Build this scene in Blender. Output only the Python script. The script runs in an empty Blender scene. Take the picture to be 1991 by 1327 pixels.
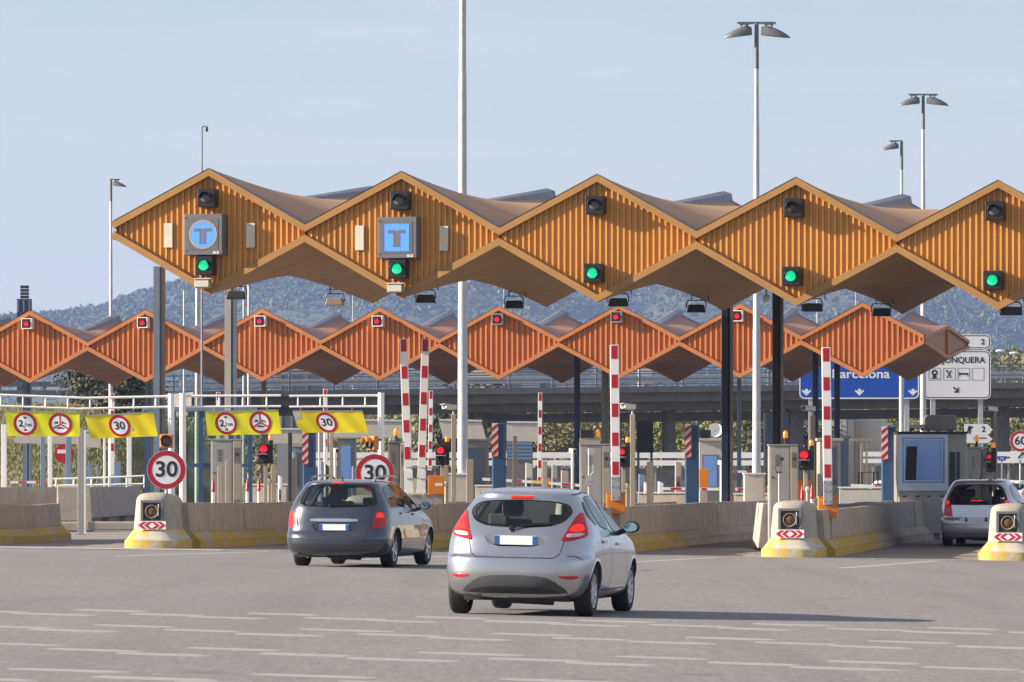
import bpy, bmesh, math, random
import numpy as np
from mathutils import Vector, Matrix
R = math.radians
C = bpy.context.scene.collection
SC = bpy.context.scene
random.seed(11); RNG = np.random.default_rng(7)

# ------------------------------------------------------------------ survey of the place
# metres; camera stands at X=0, Y=0, 1.6 m above the road, long lens looking along +Y
F = 11061.0; CX = 995.5; HY = 928.0; HC = 1.6
def S(D): return D / F
def PX(px, D): return (px - CX) * D / F
def PZ(py, D): return HC + (HY - py) * D / F
def tilt(Y):
    return float(np.interp(Y, [0, 75, 120, 138], [.02, .02, .0125, 0.]))
def g(X, Y):
    return -tilt(Y) * max(-30., min(30., X))

# ------------------------------------------------------------------ mesh builder
class MB:
    def __init__(s): s.v = []; s.f = []; s.m = []
    def add(s, vs, fs, mi=0):
        o = len(s.v); s.v += [tuple(p) for p in vs]
        for f in fs: s.f.append([o + i for i in f]); s.m.append(mi)
        return s
    def quad(s, a, b, c, d, mi=0): return s.add([a, b, c, d], [(0, 1, 2, 3)], mi)
    def poly(s, pts, mi=0): return s.add(pts, [tuple(range(len(pts)))], mi)
    def box(s, x0, x1, y0, y1, z0, z1, mi=0):
        v = [(x0,y0,z0),(x1,y0,z0),(x1,y1,z0),(x0,y1,z0),(x0,y0,z1),(x1,y0,z1),(x1,y1,z1),(x0,y1,z1)]
        return s.add(v, [(0,3,2,1),(4,5,6,7),(0,1,5,4),(1,2,6,5),(2,3,7,6),(3,0,4,7)], mi)
    def prism(s, poly, y0, y1, mi=0, ms=None):
        """polygon in (x,z), counter-clockwise seen from -y, extruded y0..y1"""
        n = len(poly)
        v = [(p[0], y0, p[1]) for p in poly] + [(p[0], y1, p[1]) for p in poly]
        f = [tuple(range(n)), tuple(range(2*n-1, n-1, -1))]
        s.add(v, f, mi)
        o = len(s.v) - 2*n
        for i in range(n):
            j = (i+1) % n
            s.f.append([o+i, o+n+i, o+n+j, o+j]); s.m.append(mi if ms is None else ms)
        return s
    def cyl(s, p0, p1, r0, r1=None, n=12, mi=0, caps=True):
        r1 = r0 if r1 is None else r1
        p0 = Vector(p0); p1 = Vector(p1); d = (p1-p0).normalized()
        a = Vector((0,0,1)) if abs(d.z) < .9 else Vector((1,0,0))
        x = d.cross(a).normalized(); y = d.cross(x).normalized()
        vs = []
        for p, r in ((p0, r0), (p1, r1)):
            for i in range(n):
                t = 2*math.pi*i/n; vs.append(p + x*(r*math.cos(t)) + y*(r*math.sin(t)))
        fs = [(i, (i+1) % n, n+(i+1) % n, n+i) for i in range(n)]
        if caps: fs += [tuple(range(n-1, -1, -1)), tuple(range(n, 2*n))]
        return s.add(vs, fs, mi)
    def tube(s, pts, r, n=8, mi=0):
        for a, b in zip(pts[:-1], pts[1:]): s.cyl(a, b, r, r, n, mi)
        return s
    def lathe(s, prof, c=(0,0,0), axis='z', n=24, mi=0, a0=0, a1=2*math.pi):
        """profile of (radius, height) turned about an axis through c"""
        c = Vector(c); full = abs(a1-a0-2*math.pi) < 1e-6; k = n if full else n+1
        vs = []
        for r, h in prof:
            for i in range(k):
                t = a0 + (a1-a0)*i/n; p, q = r*math.cos(t), r*math.sin(t)
                vs.append(c + Vector({'z': (p,q,h), 'y': (p,h,q), 'x': (h,p,q)}[axis]))
        fs = []
        for j in range(len(prof)-1):
            for i in range(k if full else n):
                i2 = (i+1) % k; fs.append((j*k+i, j*k+i2, (j+1)*k+i2, (j+1)*k+i))
        return s.add(vs, fs, mi)
    def beam(s, a, b, w, h, mi=0, up=(0,0,1)):
        """rectangular bar from a to b, w across, h along up"""
        a = Vector(a); b = Vector(b); d = (b-a).normalized(); u = Vector(up)
        x = d.cross(u).normalized()*w/2; z = x.cross(d).normalized()*h/2
        v = [a-x-z, a+x-z, a+x+z, a-x+z, b-x-z, b+x-z, b+x+z, b-x+z]
        return s.add(v, [(0,1,2,3),(7,6,5,4),(0,4,5,1),(1,5,6,2),(2,6,7,3),(3,7,4,0)], mi)
    def grid(s, P, mi=0, flip=False):
        nr, nc = len(P), len(P[0]); vs = [p for r in P for p in r]; fs = []
        for i in range(nr-1):
            for j in range(nc-1):
                q = (i*nc+j, i*nc+j+1, (i+1)*nc+j+1, (i+1)*nc+j)
                fs.append(q[::-1] if flip else q)
        return s.add(vs, fs, mi)
    def mesh(s, name, mats, smooth=None):
        me = bpy.data.meshes.new(name); me.from_pydata(s.v, [], s.f)
        for m in (mats if isinstance(mats, (list, tuple)) else [mats]): me.materials.append(m)
        me.polygons.foreach_set('material_index', s.m)
        if smooth:
            me.polygons.foreach_set('use_smooth', [True]*len(me.polygons))
            me.set_sharp_from_angle(angle=R(smooth))
        me.update(); return me
    def fix(s):
        return s
    def build(s, name, mats, parent=None, loc=None, smooth=None, bev=None, fixn=True):
        me = s.mesh(name, mats, None)
        if fixn:
            bm = bmesh.new(); bm.from_mesh(me); bmesh.ops.recalc_face_normals(bm, faces=bm.faces); bm.to_mesh(me); bm.free()
        if smooth:
            me.polygons.foreach_set('use_smooth', [True]*len(me.polygons)); me.set_sharp_from_angle(angle=R(smooth))
        o = bpy.data.objects.new(name, me); C.objects.link(o)
        if parent: o.parent = parent
        if loc is not None: o.location = loc
        if bev:
            b = o.modifiers.new('Bevel', 'BEVEL'); b.width = bev; b.segments = 2; b.limit_method = 'ANGLE'; b.angle_limit = R(40)
        return o

def tag(o, label, cat, group=None):
    o['label'] = label; o['category'] = cat
    if group: o['group'] = group
    return o
def thing(name, label, cat, loc=(0,0,0), rotz=0, group=None, rolly=0):
    o = bpy.data.objects.new(name, None); C.objects.link(o); o.empty_display_size = .2
    o.location = loc; o.rotation_euler = (0, rolly, rotz)
    return tag(o, label, cat, group)
def struct(o): o['kind'] = 'structure'; return o
def stuff(o, label=None, cat=None):
    o['kind'] = 'stuff'
    if label: tag(o, label, cat)
    return o
def dup(root, loc, rotz=None, label=None, group=None, scale=None, swap=None):
    """copy of a thing with its parts and sub-parts; swap replaces one material by another"""
    def cp(o, par):
        c = o.copy(); C.objects.link(c)
        if par is not None: c.parent = par
        if swap and c.type == 'MESH':
            for sl in c.material_slots:
                if sl.material in swap:
                    n = swap[sl.material]; sl.link = 'OBJECT'; sl.material = n
        for ch in list(o.children): cp(ch, c)
        return c
    r = cp(root, None); r.location = loc
    if rotz is not None: r.rotation_euler = (r.rotation_euler[0], r.rotation_euler[1], rotz)
    if label: r['label'] = label
    if group: r['group'] = group
    if scale: r.scale = (scale,)*3 if not isinstance(scale, (tuple, list)) else scale
    return r

# ------------------------------------------------------------------ materials
def srgb(r, g_, b):
    f = lambda c: (c/255/12.92) if c/255 <= .04045 else ((c/255+.055)/1.055)**2.4
    return (f(r), f(g_), f(b), 1)
def nodes(name):
    m = bpy.data.materials.new(name); m.use_nodes = True
    nt = m.node_tree; b = nt.nodes['Principled BSDF']
    return m, nt, b
def ramp(nt, src, stops):
    r = nt.nodes.new('ShaderNodeValToRGB'); e = r.color_ramp.elements
    while len(e) < len(stops): e.new(.5)
    for el, (p, c) in zip(e, stops): el.position = p; el.color = c if len(c) == 4 else (*c, 1)
    nt.links.new(src, r.inputs[0]); return r.outputs[0]
def noise(nt, scale, detail=4, rough=.6, vec=None, stretch=None):
    t = nt.nodes.new('ShaderNodeTexCoord'); n = nt.nodes.new('ShaderNodeTexNoise')
    n.inputs['Scale'].default_value = scale; n.inputs['Detail'].default_value = detail; n.inputs['Roughness'].default_value = rough
    src = t.outputs['Object']
    if stretch:
        mp = nt.nodes.new('ShaderNodeMapping'); mp.inputs['Scale'].default_value = stretch
        nt.links.new(src, mp.inputs[0]); src = mp.outputs[0]
    nt.links.new(src, n.inputs['Vector']); return n.outputs['Fac']
def mixc(nt, fac, a, b, mode='MIX'):
    m = nt.nodes.new('ShaderNodeMix'); m.data_type = 'RGBA'; m.blend_type = mode
    for sock, v in ((m.inputs[0], fac), (m.inputs[6], a), (m.inputs[7], b)):
        if isinstance(v, bpy.types.NodeSocket): nt.links.new(v, sock)
        else: sock.default_value = v
    return m.outputs[2]
def bump(nt, b, h, strength=.3, dist=.01):
    n = nt.nodes.new('ShaderNodeBump'); n.inputs['Strength'].default_value = strength; n.inputs['Distance'].default_value = dist
    nt.links.new(h, n.inputs['Height']); nt.links.new(n.outputs[0], b.inputs['Normal'])
def M(name, col, rough=.6, metal=0, var=.15, scale=3, detail=5, bmp=0, dist=.004, coat=0, spec=.5, dirt=None, dirtamt=.35, stretch=None, emit=None, es=0):
    """base colour varied by noise, optional dirt streaks"""
    m, nt, b = nodes(name); c = col if len(col) == 4 else (*col, 1)
    d = tuple(x*(1-var) for x in c[:3]) + (1,); l = tuple(min(1, x*(1+var)) for x in c[:3]) + (1,)
    n = noise(nt, scale, detail, .6, stretch=stretch)
    out = ramp(nt, n, [(.3, d), (.7, l)])
    if dirt is not None:
        n2 = noise(nt, scale*.7, 8, .7, stretch=(2.2, 2.2, .35))
        f = ramp(nt, n2, [(.5, (0,0,0)), (.75, (dirtamt,)*3)])
        out = mixc(nt, f, out, dirt if len(dirt) == 4 else (*dirt, 1))
    nt.links.new(out, b.inputs['Base Color'])
    b.inputs['Roughness'].default_value = rough; b.inputs['Metallic'].default_value = metal
    b.inputs['Specular IOR Level'].default_value = spec
    if coat: b.inputs['Coat Weight'].default_value = coat; b.inputs['Coat Roughness'].default_value = .04
    if bmp: bump(nt, b, noise(nt, scale*6, 4), bmp, dist)
    if emit: b.inputs['Emission Color'].default_value = emit if len(emit) == 4 else (*emit, 1); b.inputs['Emission Strength'].default_value = es
    return m

def asphalt_mat(name, col, joints=False):
    m, nt, b = nodes(name)
    t = nt.nodes.new('ShaderNodeTexCoord')
    fine = noise(nt, 38, 3, .7); big = noise(nt, .12, 5, .55); mid = noise(nt, .9, 6, .65, stretch=(1, .25, 1))
    base = ramp(nt, fine, [(.25, [c*.72 for c in col]), (.75, [c*1.25 for c in col])])
    base = mixc(nt, ramp(nt, big, [(.35, (0,0,0)), (.7, (.5,)*3)]), base, tuple(c*k for c, k in zip(col, (1.22, 1.14, 1.1))) + (1,))
    base = mixc(nt, ramp(nt, mid, [(.48, (0,0,0)), (.72, (.35,)*3)]), base, tuple(c*.72 for c in col) + (1,))
    gr = noise(nt, 14, 4, .75, stretch=(1, .1, 1)); base = mixc(nt, ramp(nt, gr, [(.36, (.34,)*3), (.5, (0,0,0))]), base, tuple(c*.6 for c in col) + (1,)); base = mixc(nt, ramp(nt, gr, [(.52, (0,0,0)), (.68, (.4,)*3)]), base, tuple(c*1.5 for c in col) + (1,))
    trk = noise(nt, .55, 3, .5, stretch=(1.6, .05, 1)); base = mixc(nt, ramp(nt, trk, [(.5, (0,0,0)), (.68, (.3,)*3)]), base, tuple(c*.66 for c in col) + (1,))
    vo = nt.nodes.new('ShaderNodeTexVoronoi'); vo.inputs['Scale'].default_value = .55; mp = nt.nodes.new('ShaderNodeMapping'); mp.inputs['Scale'].default_value = (1, .6, 1); nt.links.new(t.outputs['Object'], mp.inputs[0]); nt.links.new(mp.outputs[0], vo.inputs['Vector'])
    base = mixc(nt, ramp(nt, vo.outputs['Distance'], [(.03, (.5,)*3), (.14, (0,0,0))]), base, tuple(c*.45 for c in col) + (1,))
    nt.links.new(base, b.inputs['Base Color']); b.inputs['Roughness'].default_value = .9
    b.inputs['Specular IOR Level'].default_value = .25
    bump(nt, b, fine, .5, .006); return m
def paint_mark_mat(name, col, wear=.5):
    """worn road paint: patches rubbed through to the asphalt"""
    m, nt, b = nodes(name)
    n = noise(nt, 7, 8, .75, stretch=(1, .5, 1)); n2 = noise(nt, 60, 3, .6)
    f = ramp(nt, n, [(wear-.12, (1,1,1)), (wear+.14, (0,0,0))])
    col4 = (*col, 1)
    c = mixc(nt, f, (.22, .213, .205, 1), col4)
    c = mixc(nt, ramp(nt, n2, [(.35, (.35,)*3), (.6, (0,0,0))]), c, (.2, .195, .19, 1))
    if name == 'worn_white_paint':
        at = nt.nodes.new('ShaderNodeAttribute'); at.attribute_name = 'wear'; n3 = noise(nt, 22, 5, .7); mm = nt.nodes.new('ShaderNodeMath'); mm.operation = 'MULTIPLY_ADD'; nt.links.new(n3, mm.inputs[0]); mm.inputs[1].default_value = .9; nt.links.new(at.outputs['Fac'], mm.inputs[2])
        c = mixc(nt, ramp(nt, mm.outputs[0], [(.5, (1,1,1)), (.95, (0,0,0))]), c, (.235, .226, .22, 1))
    nt.links.new(c, b.inputs['Base Color']); b.inputs['Roughness'].default_value = .75; return m
def concrete_mat(name, col, yellow=None, zband=None):
    """weathered precast concrete; optional worn yellow paint between two heights (local z)"""
    m, nt, b = nodes(name)
    n1 = noise(nt, 2.2, 7, .62); n2 = noise(nt, 1.4, 8, .7, stretch=(1.6, 1.6, .22)); n3 = noise(nt, 45, 3, .6)
    c = ramp(nt, n1, [(.3, [x*.8 for x in col]), (.7, [x*1.16 for x in col])])
    c = mixc(nt, ramp(nt, n2, [(.5, (0,0,0)), (.74, (.42,)*3)]), c, tuple(x*.5 for x in col) + (1,))
    c = mixc(nt, ramp(nt, n3, [(.3, (.25,)*3), (.5, (0,0,0))]), c, tuple(x*.6 for x in col) + (1,))
    if yellow:
        t = nt.nodes.new('ShaderNodeTexCoord'); wn = noise(nt, 1.5, 9, .68, stretch=(1, .5, 1))
        f = ramp(nt, wn, [(yellow[3]-.05, (1,1,1)), (yellow[3]+.05, (0,0,0))])
        yc = mixc(nt, noise(nt, 9, 4), (yellow[0]*.75, yellow[1]*.72, yellow[2], 1), (*yellow[:3], 1))
        c = mixc(nt, f, c, yc)
    nt.links.new(c, b.inputs['Base Color']); b.inputs['Roughness'].default_value = .88
    b.inputs['Specular IOR Level'].default_value = .3
    bump(nt, b, n3, .35, .006); return m
def glass_mat(name, tint, refl=.9, ior=1.45):
    m = bpy.data.materials.new(name); m.use_nodes = True; nt = m.node_tree; nt.nodes.clear()
    o = nt.nodes.new('ShaderNodeOutputMaterial'); t = nt.nodes.new('ShaderNodeBsdfTransparent'); gl = nt.nodes.new('ShaderNodeBsdfGlossy')
    mx = nt.nodes.new('ShaderNodeMixShader'); fr = nt.nodes.new('ShaderNodeFresnel'); fr.inputs[0].default_value = ior
    n = noise(nt, 1.5, 2); tc = ramp(nt, n, [(.3, [x*.93 for x in tint]), (.7, tint)])
    nt.links.new(tc, t.inputs[0]); gl.inputs['Roughness'].default_value = .02; gl.inputs[0].default_value = (refl,)*3 + (1,)
    nt.links.new(fr.outputs[0], mx.inputs[0]); nt.links.new(t.outputs[0], mx.inputs[1]); nt.links.new(gl.outputs[0], mx.inputs[2])
    nt.links.new(mx.outputs[0], o.inputs[0]); return m
def carpaint(name, col, metal=.75, rough=.32, flake=.06):
    m, nt, b = nodes(name)
    n = noise(nt, 900, 1, .5); c = ramp(nt, n, [(.3, [x*(1-flake) for x in col]), (.7, [min(1, x*(1+flake)) for x in col])])
    d = noise(nt, 2.5, 6, .65, stretch=(1, 1, 1.8)); c = mixc(nt, ramp(nt, d, [(.5, (0,0,0)), (.8, (.22,)*3)]), c, (.22, .2, .18, 1))
    nt.links.new(c, b.inputs['Base Color']); b.inputs['Metallic'].default_value = metal; b.inputs['Roughness'].default_value = rough
    b.inputs['Coat Weight'].default_value = 1; b.inputs['Coat Roughness'].default_value = .03; return m
def lens(name, col, es, dots=0):
    m, nt, b = nodes(name); t = nt.nodes.new('ShaderNodeTexCoord')
    v = nt.nodes.new('ShaderNodeTexVoronoi'); v.inputs['Scale'].default_value = dots or 40; nt.links.new(t.outputs['Object'], v.inputs['Vector'])
    c = ramp(nt, v.outputs['Distance'], [(.0, [min(1, x*1.15+.02) for x in col]), (.7, [x*.75 for x in col])])
    nt.links.new(c, b.inputs['Base Color']); b.inputs['Roughness'].default_value = .2
    if es: nt.links.new(c, b.inputs['Emission Color']); b.inputs['Emission Strength'].default_value = es
    return m

MT = {}
MT['asphalt'] = asphalt_mat('asphalt', (.205, .201, .199))
MT['slab'] = asphalt_mat('pale_slab', (.235, .22, .2))
MT['earth'] = M('dry_earth', (.13, .115, .06), .95, var=.4, scale=.05, detail=8)
MT['mark'] = paint_mark_mat('worn_white_paint', (.335, .33, .322), .6)
MT['mark2'] = paint_mark_mat('lane_line_paint', (.48, .475, .46), .58)
MT['concrete'] = concrete_mat('barrier_concrete', (.385, .34, .285))
MT['concrete_pale'] = concrete_mat('nose_concrete', (.39, .355, .305))
MT['kerb_yellow'] = concrete_mat('worn_yellow_kerb', (.5, .47, .4), (.62, .46, .1, .58))
MT['foot_yellow'] = concrete_mat('worn_yellow_foot', (.47, .45, .41), (.64, .47, .08, .47))
MT['kerb_half'] = concrete_mat('half_worn_yellow_kerb', (.4, .36, .31), (.5, .365, .06, .56))
MT['bridge'] = concrete_mat('bridge_concrete', (.2, .19, .18))
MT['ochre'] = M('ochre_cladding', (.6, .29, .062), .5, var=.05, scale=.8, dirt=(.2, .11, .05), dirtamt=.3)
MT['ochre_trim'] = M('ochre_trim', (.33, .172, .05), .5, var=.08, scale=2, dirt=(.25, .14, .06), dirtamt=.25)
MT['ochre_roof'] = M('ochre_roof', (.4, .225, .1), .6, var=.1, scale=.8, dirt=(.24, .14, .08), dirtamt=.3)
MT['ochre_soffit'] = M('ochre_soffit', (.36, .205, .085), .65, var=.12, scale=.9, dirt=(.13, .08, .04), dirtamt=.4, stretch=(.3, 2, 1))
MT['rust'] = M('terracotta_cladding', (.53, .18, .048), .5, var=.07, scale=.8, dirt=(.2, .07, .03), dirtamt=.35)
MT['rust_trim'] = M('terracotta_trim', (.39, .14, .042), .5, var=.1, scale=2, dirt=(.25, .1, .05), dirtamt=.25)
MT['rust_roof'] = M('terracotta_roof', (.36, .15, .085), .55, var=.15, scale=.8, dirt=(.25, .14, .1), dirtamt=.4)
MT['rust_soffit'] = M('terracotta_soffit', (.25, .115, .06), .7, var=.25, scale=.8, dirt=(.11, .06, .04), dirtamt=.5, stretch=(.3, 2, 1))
MT['flash'] = M('roof_flashing', (.15, .155, .2), .5, metal=.3, var=.25, scale=3)
MT['steel_blue'] = M('blue_grey_steel', (.18, .245, .35), .5, var=.12, scale=2, dirt=(.06, .07, .08), dirtamt=.3)
MT['navy'] = M('navy_steel', (.02, .032, .075), .5, var=.15, scale=2)
MT['blue_post'] = M('blue_post_paint', (.035, .09, .22), .4, var=.12, scale=1.5, dirt=(.03, .05, .09), dirtamt=.35)
MT['grey_steel'] = M('grey_painted_steel', (.32, .32, .31), .5, var=.1, scale=2, dirt=(.16, .14, .12), dirtamt=.3)
MT['galv'] = M('galvanised_steel', (.43, .44, .46), .5, metal=.25, var=.14, scale=4, detail=8, dirt=(.3, .3, .3), dirtamt=.3)
MT['white'] = M('white_enamel', (.85, .85, .85), .4, var=.05, scale=2, dirt=(.45, .43, .4), dirtamt=.25)
MT['signwhite'] = M('sign_white', (.78, .79, .82), .35, var=.03, scale=2, dirt=(.6, .6, .6), dirtamt=.15)
MT['red'] = M('signal_red_film', (.5, .008, .018), .35, var=.08, scale=3, dirt=(.3, .02, .03), dirtamt=.25)
MT['signred'] = M('sign_red', (.42, .008, .02), .4, var=.08, scale=3)
MT['black'] = M('black_plastic', (.012, .013, .015), .4, var=.2, scale=4)
MT['ink'] = M('sign_black', (.018, .018, .022), .5, var=.1, scale=4)
MT['dark'] = M('dark_recess', (.03, .03, .032), .6, var=.3, scale=3)
MT['orange'] = M('orange_enamel', (.68, .21, .012), .4, var=.08, scale=2, dirt=(.35, .12, .03), dirtamt=.25)
MT['amberbox'] = M('faded_orange_plastic', (.55, .2, .06), .5, var=.12, scale=5)
MT['beige'] = M('beige_steel', (.38, .33, .27), .5, var=.1, scale=2, dirt=(.2, .17, .14), dirtamt=.4)
MT['stain'] = M('brushed_stainless', (.42, .4, .375), .38, metal=.45, var=.12, scale=3, dirt=(.2, .18, .16), dirtamt=.3, stretch=(1, 1, .2))
MT['stain_dark'] = M('dark_stainless_panel', (.2, .19, .18), .4, metal=.5, var=.12, scale=3)  # stainless in an even, darker grey
MT['banner'] = M('yellow_banner_cloth', (.8, .66, .006), .55, var=.06, scale=4, dirt=(.6, .45, .01), dirtamt=.3)
MT['banner_lime'] = M('lime_yellow_banner', (.76, .74, .01), .5, var=.05, scale=4, dirt=(.6, .55, .02), dirtamt=.25)
MT['patch'] = M('silver_tape', (.5, .5, .55), .4, metal=.3, var=.15, scale=9)
MT['cream'] = M('cream_panel', (.5, .47, .41), .6, var=.08, scale=2, dirt=(.35, .32, .27), dirtamt=.4)
MT['signblue'] = M('motorway_blue', (.006, .07, .42), .4, var=.08, scale=2)
MT['booth_glass'] = M('blue_mirror_glass', (.19, .35, .72), .12, metal=.3, var=.06, scale=1.5)
MT['booth_frame'] = M('booth_aluminium', (.62, .7, .85), .35, metal=.4, var=.1, scale=3)
MT['lens_off'] = lens('unlit_grey_lens', (.12, .12, .13), 0)
MT['lens_off_red'] = lens('unlit_red_lens', (.07, .03, .035), 0)
MT['lens_red'] = lens('lit_red_lens', (1, .008, .03), .42, 30)
MT['lens_green'] = lens('lit_green_lens', (.004, .8, .33), .36, 26)
MT['lens_amber'] = lens('amber_lens', (.13, .07, .025), 0)
MT['beacon'] = lens('orange_beacon_dome', (.85, .25, .01), .25)
MT['tyre'] = M('tyre_rubber', (.018, .018, .019), .8, var=.3, scale=12, bmp=.4)
MT['rim'] = M('alloy_rim', (.5, .5, .52), .35, metal=.7, var=.1, scale=6)
MT['trim_black'] = M('black_trim', (.022, .023, .026), .45, var=.2, scale=5)
MT['trim_grey'] = M('grey_bumper_plastic', (.06, .062, .068), .6, var=.12, scale=5)
MT['under'] = M('underbody', (.02, .02, .02), .8, var=.4, scale=5)
MT['cabin'] = M('cabin_fabric', (.085, .087, .092), .85, var=.25, scale=5)
MT['seat'] = M('seat_fabric', (.1, .102, .11), .9, var=.2, scale=8)
MT['carglass'] = glass_mat('tinted_car_glass', (.68, .75, .74), .95, 1.5)
MT['tail_red'] = lens('red_tail_lens', (.42, .006, .012), .06, 60)
MT['tail_lit'] = lens('lit_brake_lens', (1., .02, .008), .3, 60)
MT['tail_clear'] = lens('clear_tail_lens', (.75, .6, .58), 0, 60)
MT['plate'] = M('blank_plate', (.74, .76, .79), .4, var=.03, scale=5)
MT['plate_blue'] = M('plate_blue_end', (.02, .09, .32), .4, var=.05, scale=5)
MT['chrome'] = M('satin_chrome', (.6, .6, .62), .2, metal=.9, var=.05, scale=5)
MT['mirror'] = M('mirror_glass', (.45, .6, .62), .05, metal=1, var=.03, scale=5)
# ------------------------------------------------------------------ ground, road, markings
def sheet(name, xs, ys, dz, mat):
    b = MB(); b.grid([[(x, y, g(x, y)+dz) for x in xs] for y in ys])
    return struct(b.build(name, mat, smooth=60))
xs_g = [-7000,-3000,-1200,-500,-200,-90,-60,-45,-30,-15,0,15,30,45,60,90,200,500,1200,3000,7000]
ys_g = [-300,-60,0,30,60,75,90,105,120,129,138,170,230,300,400,700,1500,3000,5000,9000]
sheet('ground', xs_g, ys_g, -.05, MT['earth'])
sheet('road', [-60,-45,-30,-15,0,15,30,45,60], [5,30,45,60,75,90,105,111,117.2], 0, MT['asphalt'])
sheet('toll_slab', [-60,-45,-30,-15,0,15,30,45,60], [117.2,120,126,132,138,170,230,330], -.002, MT['slab'])
b = MB()                                            # the ragged joint where the asphalt meets the slab
for i in range(240):
    x = -28+i*.235; w = random.uniform(.1, .3); d = random.uniform(.05, .16)
    b.poly([(x, 117.05, g(x,117.05)+.005), (x+w, 117.1, g(x+w,117.1)+.005), (x+w*.8, 117.1+d, g(x+w,117.1+d)+.005), (x+.02, 117.2+d, g(x,117.2+d)+.005)])
struct(b.build('slab_joint', MT['dark'], fixn=False))

# transverse rumble bars: four bands of short staggered painted bars
for r, (yc, ph) in enumerate(((64.2, .25), (58.2, .95), (51.4, .45), (45., 1.3))):
    b = MB(); x = -13 + ph; k = 0; wear = []
    while x < 13:
        for j in range(3):
            xx = x + (0, .74, 1.46)[j] + random.uniform(-.08, .08); y = yc - (0, 1.25, 2.05)[j] + random.uniform(-.12, .12) - .03*x
            ln = random.uniform(.85, 1.1); d = random.uniform(.4, .52)*yc/60; sk = -.35
            n = 9; rows = [[], [], [], [], []]
            for k_i in range(n):
                t = k_i/(n-1); e = 1-abs(2*t-1)**4*.4
                px_ = xx+t*ln; py_ = y+sk*t+random.uniform(-.012, .012)
                for q_, s_ in enumerate((-1, -.5, 0, .5, 1)):
                    rows[q_].append((px_, py_+d*e*s_, g(px_, py_)+(.004 if q_ in (1,2,3) and 0 < k_i < n-1 else -.002)))
            for q_ in range(5): wear += [(0, .75, 1, .75, 0)[q_]*(1-abs(2*k_/(n-1)-1)**3) for k_ in range(n)]
            b.grid(rows)
        x += 1.93 + random.uniform(-.07, .07); k += 1
    o = struct(b.build('rumble_marking', MT['mark'], fixn=False)); at = o.data.attributes.new('wear', 'FLOAT', 'POINT'); at.data.foreach_set('value', wear)

def road_line(pts, w, mat='mark2', name='lane_marking'):
    b = MB(); rows = []
    n = 14; P = []
    for (x0, y0), (x1, y1) in zip(pts[:-1], pts[1:]):
        for i in range(n): t = i/n; P.append((x0+(x1-x0)*t, y0+(y1-y0)*t))
    P.append(pts[-1])
    rows = [[(x+w*q, y, g(x+w*q, y)+z) for x, y in P] for q, z in ((-.51,-.003),(-.5,.004),(.5,.004),(.51,-.003))]
    b.grid(rows); return struct(b.build(name, MT[mat], fixn=False))

# islands: (nose x, nose y, direction dX/dY of the two walls)
NOSE = [(PX(302,121), 121.0, .10), (PX(708,120.3), 120.3, .10), (PX(1118,119.8), 119.8, .135), (PX(1540,119.2), 119.2, .154), (PX(1963,118.6), 118.6, .17)]
def DI(i, px, dx=0.):
    x0, y0, m = NOSE[i]; q = (px-CX)/F; return (x0+dx-m*y0)/(q-m)
for i, (x, y, m) in enumerate(NOSE):
    road_line([(x-.75-3.6, y-13.5), (x-.75-.9, y-2.2)], .17)
road_line([(-12, 118.0), (PX(560,118), 118.6)], .3)
b = MB(); xs = [-14+i*.5 for i in range(17)]
b.grid([[(x, 117.4, g(x,117.4)+.006) for x in xs], [(x, 119.1, g(x,119.1)+.006) for x in xs]]); struct(b.build('stop_marking', MT['mark2'], fixn=False))

# ------------------------------------------------------------------ far wooded hill
def hill_h(x, y):
    """height of the ridge (x in pixels of bearing would be silly: plain metres)"""
    ridge = np.interp(x, [-900,-520,-430,-376,-335,-245,-160,-100,0,150,300,420,520,700,1000],
                         [118, 138, 147, 152, 168, 187, 196, 205, 214, 212, 203, 190, 180, 160, 140])
    t = np.clip((y-3900)/1300, 0, 1); t = t*t*(3-2*t)
    und = 7*np.sin(x*.021+y*.006)+5*np.sin(x*.05-y*.011+1.3)+4*np.sin(y*.018+x*.013)
    back = np.clip((y-5200)/900, 0, 1)
    return ridge*t*(1-.35*back) + und*t*(1-t)*3
xs = np.linspace(-950, 950, 96); ys = np.linspace(3700, 5900, 60)
b = MB(); b.grid([[(x, y, float(hill_h(x, y))-2) for x in xs] for y in ys])
MT['hill'] = M('hill_scrub', (.075, .085, .035), .95, var=.45, scale=.02, detail=9)
struct(b.build('hill', MT['hill'], smooth=60))

def leaf_mat(name, cols, scale=.8, transl=.25):
    m, nt, b_ = nodes(name); gm = nt.nodes.new('ShaderNodeNewGeometry')
    c = ramp(nt, gm.outputs['Random Per Island'], [(i/(len(cols)-1), c) for i, c in enumerate(cols)])
    n = noise(nt, scale, 4); c = mixc(nt, ramp(nt, n, [(.35, (0,0,0)), (.65, (.7,)*3)]), c, cols[-1]+(1,) if len(cols[-1]) == 3 else cols[-1])
    nt.links.new(c, b_.inputs['Base Color']); b_.inputs['Roughness'].default_value = .65; b_.inputs['Specular IOR Level'].default_value = .25
    return m
MT['wood'] = leaf_mat('far_wood_foliage', [(.034,.05,.016), (.052,.07,.022), (.075,.092,.03), (.105,.115,.042)], .03)
MT['olive'] = leaf_mat('olive_foliage', [(.045,.06,.018), (.085,.1,.03), (.15,.15,.045), (.24,.21,.085)], .5)
MT['darkleaf'] = leaf_mat('dark_foliage', [(.018,.028,.014), (.035,.045,.02), (.06,.07,.03), (.12,.11,.05)], .6)
MT['greenleaf'] = leaf_mat('green_foliage', [(.03,.05,.014), (.06,.085,.02), (.11,.13,.03), (.18,.19,.05)], .5)
MT['bark'] = M('pale_bark', (.2, .17, .13), .9, var=.3, scale=4)
MT['straw'] = leaf_mat('dry_grass_blades', [(.16,.16,.06), (.22,.205,.09), (.28,.25,.12), (.33,.3,.17)], .25)
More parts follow.
